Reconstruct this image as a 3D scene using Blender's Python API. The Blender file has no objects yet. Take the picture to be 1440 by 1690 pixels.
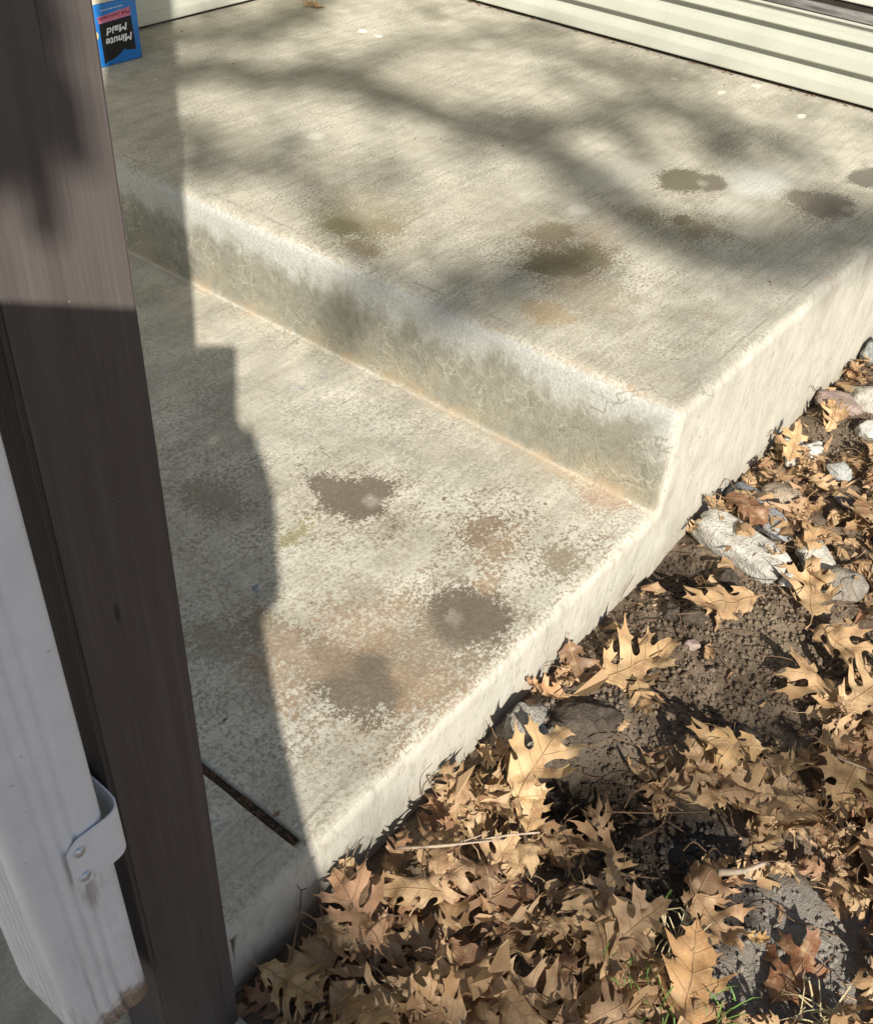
import bpy, bmesh, math, random
import numpy as np
from mathutils import Vector, Matrix, noise as mnoise
from mathutils.geometry import delaunay_2d_cdt

random.seed(7)
RNG = np.random.default_rng(7)
SC = bpy.context.scene
COL = SC.collection
PI = math.pi

# ------------------------------------------------------------------ camera
# axes: X runs along the side of the steps (away, right), Y along the riser (away, left), Z up;
# the outer top corner of the upper landing is the origin.
CAM = np.array([-1.4085, -0.5443, 0.9866])
AZ, PIT, ROL, FPX = 0.6325, -0.7014, 0.0671, 1753.5
FWD = np.array([math.cos(PIT)*math.cos(AZ), math.cos(PIT)*math.sin(AZ), math.sin(PIT)])
_r = np.array([math.sin(AZ), -math.cos(AZ), 0.0]); _u = np.cross(_r, FWD)
RGT = _r*math.cos(ROL) + _u*math.sin(ROL)
UPV = -_r*math.sin(ROL) + _u*math.cos(ROL)
cam_d = bpy.data.cameras.new('camera'); cam = bpy.data.objects.new('camera', cam_d); COL.objects.link(cam)
cam_d.sensor_fit = 'HORIZONTAL'; cam_d.sensor_width = 36.0; cam_d.lens = 36.0*FPX/1440.0
cam_d.clip_start = 0.02; cam_d.clip_end = 300
M4 = Matrix(((RGT[0], UPV[0], -FWD[0], CAM[0]), (RGT[1], UPV[1], -FWD[1], CAM[1]), (RGT[2], UPV[2], -FWD[2], CAM[2]), (0, 0, 0, 1)))
cam.matrix_world = M4
SC.camera = cam

# ------------------------------------------------------------------ light
SUN_EL = math.radians(32.1)
SUN_AZ = math.radians(50.2)                       # direction in which shadows fall
DH = np.array([math.cos(SUN_AZ), math.sin(SUN_AZ), 0.0])
LAT = np.array([math.sin(SUN_AZ), -math.cos(SUN_AZ), 0.0])
SUNV = np.array([-DH[0]*math.cos(SUN_EL), -DH[1]*math.cos(SUN_EL), math.sin(SUN_EL)])   # towards the sun
w = bpy.data.worlds.new('World'); SC.world = w; w.use_nodes = True
nt = w.node_tree; nt.nodes.clear()
sky = nt.nodes.new('ShaderNodeTexSky'); sky.sky_type = 'NISHITA'; sky.sun_disc = False
sky.sun_elevation = SUN_EL; sky.sun_rotation = math.atan2(SUNV[0], SUNV[1])
bg = nt.nodes.new('ShaderNodeBackground'); bg.inputs[1].default_value = 0.068
out = nt.nodes.new('ShaderNodeOutputWorld')
nt.links.new(sky.outputs[0], bg.inputs[0]); nt.links.new(bg.outputs[0], out.inputs[0])
sl = bpy.data.lights.new('sun', 'SUN'); sl.energy = 4.6; sl.angle = math.radians(0.53); sl.color = (1.0, 0.95, 0.86)
so = bpy.data.objects.new('sun', sl); COL.objects.link(so)
so.rotation_euler = Vector(-SUNV).to_track_quat('-Z', 'Y').to_euler(); so.location = (-6, -7, 8)
SC.view_settings.view_transform = 'Standard'; SC.view_settings.look = 'None'
SC.view_settings.exposure = 0.70; SC.cycles.max_bounces = 5; SC.cycles.diffuse_bounces = 3; SC.cycles.glossy_bounces = 2; SC.cycles.transmission_bounces = 2; SC.view_settings.gamma = 1.0; SC.view_settings.use_curve_mapping = False

# ------------------------------------------------------------------ measuring helpers (photo pixel -> point on a known plane)
H = 0.216; W = 1.6857; L = 2.1884; GZ = -0.358
def ray(x, y): return FWD + RGT*(x-720)/FPX - UPV*(y-845)/FPX
def onz(x, y, z): d = ray(x, y); return CAM + d*(z-CAM[2])/d[2]
def ony(x, y, b): d = ray(x, y); return CAM + d*(b-CAM[1])/d[1]
def onx(x, y, a): d = ray(x, y); return CAM + d*(a-CAM[0])/d[0]

# ------------------------------------------------------------------ object helpers
def tag(o, label=None, cat=None, group=None, kind=None):
    if label: o['label'] = label
    if cat: o['category'] = cat
    if group: o['group'] = group
    if kind: o['kind'] = kind
    return o
def link(name, me, mat=None, parent=None):
    o = bpy.data.objects.new(name, me); COL.objects.link(o)
    if mat is not None and me is not None and len(me.materials) == 0: me.materials.append(mat)
    if parent is not None: o.parent = parent
    return o
def empty(name, loc=(0, 0, 0)):
    o = bpy.data.objects.new(name, None); COL.objects.link(o); o.location = loc; o.empty_display_size = .05
    return o
def child(name, me, mat, parent):
    """mesh given in world coordinates, parented to an empty that is only translated"""
    o = link(name, me, mat, parent)
    o.matrix_parent_inverse = Matrix.Translation(-Vector(parent.location))
    return o
def mesh_from(name, V, F, smooth=False):
    me = bpy.data.meshes.new(name); me.from_pydata([tuple(v) for v in V], [], F); me.update()
    if smooth: me.shade_smooth()
    return me
def bm_mesh(name, bm, smooth=False):
    me = bpy.data.meshes.new(name); bm.normal_update(); bm.to_mesh(me); bm.free()
    if smooth: me.shade_smooth()
    return me
def box_bm(p0, p1, bev=0.0, seg=2):
    bm = bmesh.new(); r = bmesh.ops.create_cube(bm, size=1)
    for v in bm.verts:
        v.co = Vector([p0[i] + (v.co[i]+.5)*(p1[i]-p0[i]) for i in range(3)])
    if bev: bmesh.ops.bevel(bm, geom=bm.edges[:], offset=bev, segments=seg, affect='EDGES', profile=.5)
    return bm
def box(name, p0, p1, mat, parent, bev=0.0, seg=2): return child(name, bm_mesh(name, box_bm(p0, p1, bev, seg), bev > 0), mat, parent)
def tube_vf(pts, rad, n=8, V=None, F=None, cap=True):
    if V is None: V, F = [], []
    P = [Vector(p) for p in pts]; base = len(V); ref = None
    for i, p in enumerate(P):
        t = (P[min(i+1, len(P)-1)] - P[max(i-1, 0)]); t = t.normalized() if t.length > 1e-9 else Vector((0, 0, 1))
        if ref is None: ref = t.orthogonal().normalized()
        ref = (ref - t*ref.dot(t)); ref = ref.normalized() if ref.length > 1e-6 else t.orthogonal().normalized()
        bi = t.cross(ref); r = rad[i] if hasattr(rad, '__len__') else rad
        for k in range(n):
            a = 2*PI*k/n; V.append(p + ref*(math.cos(a)*r) + bi*(math.sin(a)*r))
    for i in range(len(P)-1):
        for k in range(n):
            F.append((base+i*n+k, base+i*n+(k+1) % n, base+(i+1)*n+(k+1) % n, base+(i+1)*n+k))
    if cap:
        F.append(tuple(base+k for k in reversed(range(n)))); F.append(tuple(base+(len(P)-1)*n+k for k in range(n)))
    return V, F
def spline(pts, per=8):
    P = [np.array(p, float) for p in pts]; P = [2*P[0]-P[1]] + P + [2*P[-1]-P[-2]]; o = []
    for i in range(1, len(P)-2):
        for k in range(per):
            t = k/per; a, b, c, d = P[i-1:i+3]
            o.append(.5*((2*b) + (c-a)*t + (2*a-5*b+4*c-d)*t*t + (3*b-a-3*c+d)*t**3))
    o.append(P[-2]); return o

# ------------------------------------------------------------------ node helpers
class NT:
    def __init__(s, name, rough=.9, spec=.3):
        s.m = bpy.data.materials.new(name); s.m.use_nodes = True; s.t = s.m.node_tree; s.t.nodes.clear()
        s.o = s.t.nodes.new('ShaderNodeOutputMaterial'); s.b = s.t.nodes.new('ShaderNodeBsdfPrincipled')
        s.t.links.new(s.b.outputs[0], s.o.inputs[0]); s.set(s.b.inputs['Roughness'], rough); s.set(s.b.inputs['Specular IOR Level'], spec)
    def set(s, sock, v):
        if isinstance(v, bpy.types.NodeSocket): s.t.links.new(v, sock)
        elif isinstance(v, (tuple, list)) and len(v) == 3 and sock.type == 'RGBA': sock.default_value = (*v, 1)
        else: sock.default_value = v
    def n(s, typ): return s.t.nodes.new(typ)
    def pos(s):
        if not hasattr(s, '_p'): s._p = s.n('ShaderNodeNewGeometry').outputs['Position']
        return s._p
    def obj(s): return s.n('ShaderNodeTexCoord').outputs['Object']
    def uv(s): return s.n('ShaderNodeTexCoord').outputs['UV']
    def normal(s): return s.n('ShaderNodeNewGeometry').outputs['True Normal']
    def sep(s, v):
        x = s.n('ShaderNodeSeparateXYZ'); s.set(x.inputs[0], v); return x.outputs
    def comb(s, x, y, z):
        c = s.n('ShaderNodeCombineXYZ'); s.set(c.inputs[0], x); s.set(c.inputs[1], y); s.set(c.inputs[2], z); return c.outputs[0]
    def map(s, v, scale=(1, 1, 1), rot=(0, 0, 0), loc=(0, 0, 0)):
        m = s.n('ShaderNodeMapping'); s.set(m.inputs[0], v); m.inputs['Scale'].default_value = scale; m.inputs['Rotation'].default_value = rot; m.inputs['Location'].default_value = loc
        return m.outputs[0]
    def noise(s, v, scale, detail=3, rough=.55, dist=0.0):
        x = s.n('ShaderNodeTexNoise'); s.set(x.inputs['Vector'], v); x.inputs['Scale'].default_value = scale
        x.inputs['Detail'].default_value = detail; x.inputs['Roughness'].default_value = rough; x.inputs['Distortion'].default_value = dist
        return x.outputs[0]
    def ncol(s, v, scale, detail=2):
        x = s.n('ShaderNodeTexNoise'); s.set(x.inputs['Vector'], v); x.inputs['Scale'].default_value = scale; x.inputs['Detail'].default_value = detail
        return x.outputs[1]
    def vor(s, v, scale, feat='DISTANCE_TO_EDGE', outp=0):
        x = s.n('ShaderNodeTexVoronoi'); x.feature = feat; s.set(x.inputs['Vector'], v); x.inputs['Scale'].default_value = scale
        return x.outputs[outp]
    def math(s, op, a, b=None, c=None, clamp=False):
        x = s.n('ShaderNodeMath'); x.operation = op; x.use_clamp = clamp; s.set(x.inputs[0], a)
        if b is not None: s.set(x.inputs[1], b)
        if c is not None: s.set(x.inputs[2], c)
        return x.outputs[0]
    def vmath(s, op, a, b=None, outp=0):
        x = s.n('ShaderNodeVectorMath'); x.operation = op; s.set(x.inputs[0], a)
        if b is not None: s.set(x.inputs[1], b)
        return x.outputs[outp]
    def ss(s, v, lo, hi, a=0.0, b=1.0):
        x = s.n('ShaderNodeMapRange'); x.interpolation_type = 'SMOOTHSTEP'; s.set(x.inputs[0], v)
        s.set(x.inputs[1], lo); s.set(x.inputs[2], hi); s.set(x.inputs[3], a); s.set(x.inputs[4], b); return x.outputs[0]
    def mix(s, f, a, b, mode='MIX'):
        x = s.n('ShaderNodeMix'); x.data_type = 'RGBA'; x.blend_type = mode; x.clamp_factor = True
        s.set(x.inputs[0], f); s.set(x.inputs[6], a); s.set(x.inputs[7], b); return x.outputs[2]
    def bump(s, h, strength=.3, dist=.002, nrm=None):
        x = s.n('ShaderNodeBump'); x.inputs['Strength'].default_value = strength; x.inputs['Distance'].default_value = dist; s.set(x.inputs['Height'], h)
        if nrm is not None: s.set(x.inputs['Normal'], nrm)
        return x.outputs[0]
    def done(s, col=None, nrm=None, rough=None):
        if col is not None: s.set(s.b.inputs['Base Color'], col)
        if nrm is not None: s.set(s.b.inputs['Normal'], nrm)
        if rough is not None: s.set(s.b.inputs['Roughness'], rough)
        return s.m

# ------------------------------------------------------------------ concrete
# stains on the concrete: (px, py, z, radius x, radius y, colour, strength, speckle, raggedness)
dark = (.135, .110, .080); brown = (.19, .145, .085); rust = (.29, .19, .105); olive = (.19, .165, .085)
STAINS = [
(580, 830, -H, .13, .14, (.24, .19, .12), .55, 3.0, 1.4), (760, 1020, -H, .15, .13, (.22, .16, .10), .6, 3.0, 1.5), (630, 1115, -H, .17, .20, (.24, .165, .10), .6, 3.0, 1.5), (800, 900, -H, .11, .08, (.22, .16, .10), .6, 3.2, 1.4), (470, 1085, -H, .06, .18, (.26, .185, .115), .6, 3.0, 1.5),
(1140, 302, 0, .13, .10, (.22, .19, .13), .55, 3.0, 1.3), (1360, 338, 0, .14, .10, (.22, .18, .13), .55, 3.0, 1.3), (930, 420, 0, .14, .15, (.22, .17, .10), .6, 2.8, 1.4), (590, 370, 0, .13, .15, (.23, .20, .12), .6, 2.8, 1.4), (1135, 370, 0, .10, .10, (.2, .17, .11), .55, 3.0, 1.3),
(578, 822, -H, .058, .066, dark, .95, .9, .9), (545, 805, -H, .035, .05, dark, .9, 1.2, 1.2), (612, 806, -H, .04, .042, dark, .9, .9, .8),
    (765, 1020, -H, .076, .070, dark, .97, .6, .5), (742, 1046, -H, .06, .055, dark, .9, .9, .7),
    (618, 1112, -H, .088, .092, dark, .95, .9, .8), (585, 1130, -H, .06, .07, dark, .9, .9, .8), (560, 1095, -H, .05, .10, (.20, .15, .10), .8, 1.5, 1.0),
    (480, 1075, -H, .035, .13, (.25, .185, .12), .55, 2.4, 1.3), (655, 1110, -H, .05, .05, rust, .4, 2.4, 1.2),
    (705, 1130, -H, .085, .055, rust, .42, 2.4, 1.2), (620, 1040, -H, .10, .09, rust, .30, 2.6, 1.3),
    (600, 990, -H, .06, .06, brown, .40, 2.6, 1.2), (690, 1080, -H, .13, .10, brown, .42, 2.6, 1.2),
    (490, 880, -H, .050, .016, (.24, .21, .11), .85, 2.0, 1.0), (797, 872, -H, .05, .034, (.19, .14, .09), .85, 3.0, 1.4),
    (820, 905, -H, .05, .025, (.24, .17, .10), .7, 2.6, 1.2), (925, 925, -H, .045, .035, brown, .75, 3.2, 1.4),
    (802, 965, -H, .028, .018, rust, .5, 2.6, 1.2), (350, 820, -H, .05, .07, (.20, .17, .12), .7, 2.2, 1.2),
    (430, 1035, -H, .03, .05, (.18, .15, .10), .7, 2.0, 1.0), (360, 1060, -H, .06, .07, (.21, .18, .13), .6, 2.2, 1.2),
    (430, 1115, -H, .04, .08, rust, .3, 2.8, 1.3),
    (570, 372, 0, .050, .062, olive, .85, 1.4, 1.1), (630, 372, 0, .06, .05, (.22, .18, .11), .7, 1.8, 1.2), (590, 408, 0, .03, .05, (.22, .17, .10), .7, 2.0, 1.0),
    (600, 345, 0, .10, .12, (.26, .225, .15), .55, 2.2, 1.2),
    (912, 385, 0, .06, .05, (.20, .16, .10), .8, 1.4, .9), (925, 440, 0, .07, .075, (.17, .14, .075), .8, 1.3, 1.0), (970, 425, 0, .06, .06, (.20, .16, .085), .7, 1.5, 1.1),
    (985, 380, 0, .06, .045, rust, .30, 2.2, 1.2), (905, 515, 0, .05, .055, (.36, .25, .12), .6, 1.8, 1.1), (960, 480, 0, .08, .10, (.26, .20, .12), .5, 2.2, 1.2),
    (1128, 298, 0, .075, .060, (.145, .13, .085), .95, .7, .6), (1172, 302, 0, .055, .045, (.15, .13, .10), .9, .8, .7),
    (1362, 338, 0, .082, .064, (.165, .145, .115), .93, .8, .7), (1325, 328, 0, .05, .05, (.17, .145, .11), .8, 1.0, 1.0), (1432, 292, 0, .075, .045, (.145, .13, .105), .93, .8, .7),
    (1125, 363, 0, .03, .024, (.15, .125, .075), .85, .9, 1.0), (1068, 355, 0, .035, .04, (.2, .17, .11), .7, 2.0, 1.0), (1150, 380, 0, .05, .03, (.2, .17, .11), .7, 2.2, 1.1),
    (1190, 385, 0, .03, .03, (.2, .17, .11), .5, 2.2, 1.1), (1205, 235, 0, .06, .05, (.22, .20, .16), .6, 2.0, 1.2),
    (1250, 300, 0, .10, .07, (.52, .54, .52), .5, 2.0, 1.0), (1010, 285, 0, .09, .07, (.55, .53, .47), .4, 2.0, 1.0),
    # paler touches
    (1160, 303, 0, .020, .016, (.24, .22, .185), .6, 1.2, .8), (1396, 346, 0, .020, .018, (.25, .225, .19), .5, 1.2, .8), (612, 825, -H, .015, .015, (.25, .22, .18), .6, 1.2, .8), (750, 1020, -H, .020, .020, (.175, .15, .12), .6, 1.2, .8),
    (955, 345, 0, .030, .024, (.56, .53, .47), .7, .7, .3),
    (598, 50, 0, .013, .018, (.82, .80, .72), .9, .8, .5), (624, 59, 0, .012, .013, (.8, .78, .7), .9, .8, .5), (1248, 141, 0, .020, .013, (.68, .65, .55), .85, .5, .3),
    (1190, 152, 0, .020, .011, (.66, .63, .54), .8, .5, .3), (1323, 191, 0, .020, .012, (.78, .76, .66), .85, .7, .4), (1112, 130, 0, .012, .008, (.7, .67, .58), .8, .5, .3), (1175, 116, 0, .01, .007, (.75, .72, .62), .8, .5, .3),
    (795, 72, 0, .05, .035, (.62, .60, .52), .6, 1.4, .8), (520, 225, 0, .03, .02, (.64, .62, .54), .6, 1.0, .6),
    (517, 1263, -H, .010, .010, (.48, .37, .24), .35, .6, .5), (735, 1252, -H-.04, .020, .010, (.30, .46, .52), .6, 1.0, .6), (424, 970, -H, .008, .010, (.12, .16, .20), .9, .6, .5),
    (1385, 462, 0, .03, .02, (.36, .24, .14), .6, 1.4, 1.0), (1000, 812, -H, .05, .06, (.36, .24, .15), .6, 1.8, 1.0), (940, 775, -H, .03, .10, (.42, .31, .20), .5, 1.8, 1.0),
]
def concrete_material():
    k = NT('weathered_concrete', .92, .25); P = k.pos(); a, b, z = k.sep(P); N = k.sep(k.normal())
    big = k.noise(P, 2.6, 3, .6); mid = k.noise(P, 14, 3, .6); fine = k.noise(P, 300, 1, .6); gran = k.noise(P, 165, 2, .7)
    grit = k.noise(P, 520, 1)
    streak = k.noise(k.map(P, (9, 150, 60)), 1.0, 3, .6)
    streak2 = k.noise(k.map(P, (5, 62, 30), (0, 0, .12)), 1.0, 2, .6)
    tone = k.math('ADD', k.math('MULTIPLY', big, .55), k.math('MULTIPLY', mid, .45))
    col = k.mix(k.ss(tone, .36, .64), (.36, .33, .26), (.555, .52, .425))
    # paste flecks: pale skin over slightly darker worn matrix
    fl = k.math('ADD', k.math('MULTIPLY', gran, .65), k.math('ADD', k.math('MULTIPLY', fine, .35), k.math('MULTIPLY', k.math('SUBTRACT', streak, .5), .16)))
    worn = k.ss(k.noise(P, 5.5, 4, .65), .40, .66)
    col = k.mix(k.math('MULTIPLY', k.ss(fl, .47, .60), k.math('MULTIPLY_ADD', worn, .34, .16)), col, (.70, .67, .575))
    col = k.mix(k.math('MULTIPLY', k.ss(fl, .50, .38), k.math('MULTIPLY_ADD', worn, .4, .18)), col, (.21, .185, .14))
    col = k.mix(k.math('MULTIPLY', k.ss(streak2, .46, .62), .22), col, (.24, .22, .175))
    # pits
    col = k.mix(k.math('MULTIPLY', k.ss(grit, .34, .26), .5), col, (.12, .10, .075))
    # --- stains: colour and extent are carried by the mesh (attributes stain, stain_form), the ragged grainy rim comes from noise
    edge1 = k.math('SUBTRACT', k.noise(P, 26, 3, .65), .5); edge2 = k.math('SUBTRACT', k.noise(P, 300, 1, .6), .5)
    for layer in ('fleck', 'stain'):
        at = k.n('ShaderNodeAttribute'); at.attribute_name = layer; af = k.n('ShaderNodeAttribute'); af.attribute_name = layer+'_form'
        f_st, f_spk, f_rag = k.sep(af.outputs['Vector'])
        x_ = k.math('MULTIPLY_ADD', edge1, k.math('MULTIPLY', f_rag, 1.3), at.outputs['Alpha'])
        x_ = k.math('MULTIPLY_ADD', edge2, k.math('MULTIPLY', f_spk, 1.5), x_); x_ = k.math('MULTIPLY_ADD', k.math('SUBTRACT', fl, .5), k.math('MULTIPLY', f_spk, -1.8), x_)
        sm = k.math('MULTIPLY', k.math('MULTIPLY', k.ss(x_, .60, .78), k.ss(at.outputs['Alpha'], .0, .45)) if layer == 'fleck' else k.ss(x_, .16, .50), f_st)
        col = k.mix(sm, col, k.mix(k.math('MULTIPLY', k.ss(fl, .42, .60), .35), at.outputs['Color'], k.mix(1.0, at.outputs['Color'], (1.5, 1.5, 1.5), 'MULTIPLY')))
    # --- riser: grimy lower part, pale efflorescence under the nosing, ochre at the foot
    riser = k.math('MULTIPLY', k.ss(N[0], -.55, -.85), k.ss(a, -.08, -.05))
    zz = k.math('ADD', z, k.math('MULTIPLY', k.math('SUBTRACT', k.noise(k.map(P, (1, 15, 11)), 1.0, 4, .7), .5), .20))
    rc = k.mix(k.ss(k.noise(P, 40, 4, .7), .28, .72), (.19, .182, .138), (.285, .272, .215))
    rc = k.mix(k.math('MULTIPLY', k.ss(zz, -.125, -.19), k.ss(k.noise(P, 6, 2), .42, .62, 0, .6)), rc, (.35, .295, .19))
    rc = k.mix(k.ss(zz, -.10, -.035), rc, k.mix(k.ss(gran, .30, .70), (.37, .37, .335), (.50, .50, .455)))
    dv = k.vmath('ADD', P, k.vmath('SCALE', k.vmath('SUBTRACT', k.ncol(P, 20, 3), (.5, .5, .5)), None)); 
    dv.node.inputs[1].links[0].from_node.inputs['Scale'].default_value = .05
    cr = k.vor(dv, 34)
    rc = k.mix(k.math('MULTIPLY', k.ss(cr, .055, .008), k.ss(k.noise(P, 13, 3), .42, .62, 0, .6)), rc, (.46, .44, .36))
    rc = k.mix(k.math('MULTIPLY', k.math('MULTIPLY', k.ss(gran, .46, .34), .5), k.ss(zz, -.08, -.13)), rc, (.15, .14, .10))
    col = k.mix(k.math('MULTIPLY', riser, .92), col, rc)
    # --- side face: pale, trowelled on the slant
    side = k.ss(N[1], -.45, -.8)
    tr = k.noise(k.map(P, (14, 14, 8), (0, -.6, 0)), 1.0, 3, .65)
    tr2 = k.noise(k.map(P, (75, 40, 26), (0, -.6, 0)), 1.0, 3, .65, .6)
    sc_ = k.mix(k.ss(tr, .26, .70), (.42, .395, .33), (.54, .515, .44)); sc_ = k.mix(k.math('MULTIPLY', k.ss(tr2, .48, .34), .40), sc_, (.27, .245, .185))
    sc_ = k.mix(k.ss(k.math('MULTIPLY_ADD', mid, .06, z), -.27, -.33, 0, .35), sc_, (.33, .28, .21))
    sc_ = k.mix(k.ss(k.noise(P, 62, 2, .5), .31, .26, 0, .75), sc_, (.20, .18, .14))
    col = k.mix(k.math('MULTIPLY', side, .85), col, sc_)
    # --- hairline cracks near the outer corner
    crk = k.vor(dv, 8.5); q0 = onz(1080, 640, 0); dd = k.vmath('LENGTH', k.vmath('SUBTRACT', P, (0.0, .09, -.06)), outp=1)
    cm = k.math('MULTIPLY', k.ss(crk, .014, .003), k.math('MULTIPLY', k.ss(mid, .40, .55), k.ss(k.math('MULTIPLY_ADD', edge1, .2, dd), .24, .10, 0, .45)))
    col = k.mix(cm, col, (.11, .09, .065))
    crk2 = k.vor(dv, 2.3); cm2 = k.math('MULTIPLY', k.ss(crk2, .004, .001), k.ss(big, .52, .60, 0, .35)); col = k.mix(cm2, col, (.16, .135, .10))
    # --- edging-tool line behind the nosing and along the side edges
    wob = k.math('MULTIPLY_ADD', edge2, .004, k.math('MULTIPLY', edge1, .016))
    la = k.math('ABSOLUTE', k.math('SUBTRACT', k.math('ADD', a, wob), .040)); topm = k.ss(N[2], .8, .95)
    col = k.mix(k.math('MULTIPLY', topm, k.math('MULTIPLY', k.ss(la, .004, .001), k.ss(mid, .48, .60, 0, .45))), col, (.17, .145, .11))
    lb = k.math('ABSOLUTE', k.math('SUBTRACT', k.math('ADD', b, wob), .036))
    col = k.mix(k.math('MULTIPLY', topm, k.math('MULTIPLY', k.ss(lb, .0035, .001), k.ss(mid, .42, .55, 0, .45))), col, (.19, .165, .12))
    # foot of the riser: rusty seam
    ft = k.math('MULTIPLY', k.ss(k.math('ABSOLUTE', k.math('ADD', k.math('ADD', a, .006), wob)), .016, .004), k.ss(k.math('ABSOLUTE', k.math('ADD', z, H)), .03, .012))
    col = k.mix(k.math('MULTIPLY', ft, k.ss(mid, .42, .62, 0, .55)), col, (.37, .28, .18))
    # groove filled with dark debris
    gm = k.math('MULTIPLY', k.ss(z, -H-.006, -H-.011), k.math('MULTIPLY', k.ss(a, -.900, -.896), k.math('MULTIPLY', k.ss(a, -.872, -.877), k.ss(b, .003, .006))))
    col = k.mix(gm, col, k.mix(gran, (.03, .022, .016), (.12, .085, .055)))
    hgt = k.math('ADD', gran, k.math('ADD', k.math('MULTIPLY', mid, 2.2), k.math('ADD', k.math('MULTIPLY', grit, .45), k.math('MULTIPLY', k.math('MULTIPLY', tr2, side), 1.8))))
    nb = k.bump(hgt, .6, .0018)
    return k.done(col, nb)
M_CONC = concrete_material()

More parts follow.
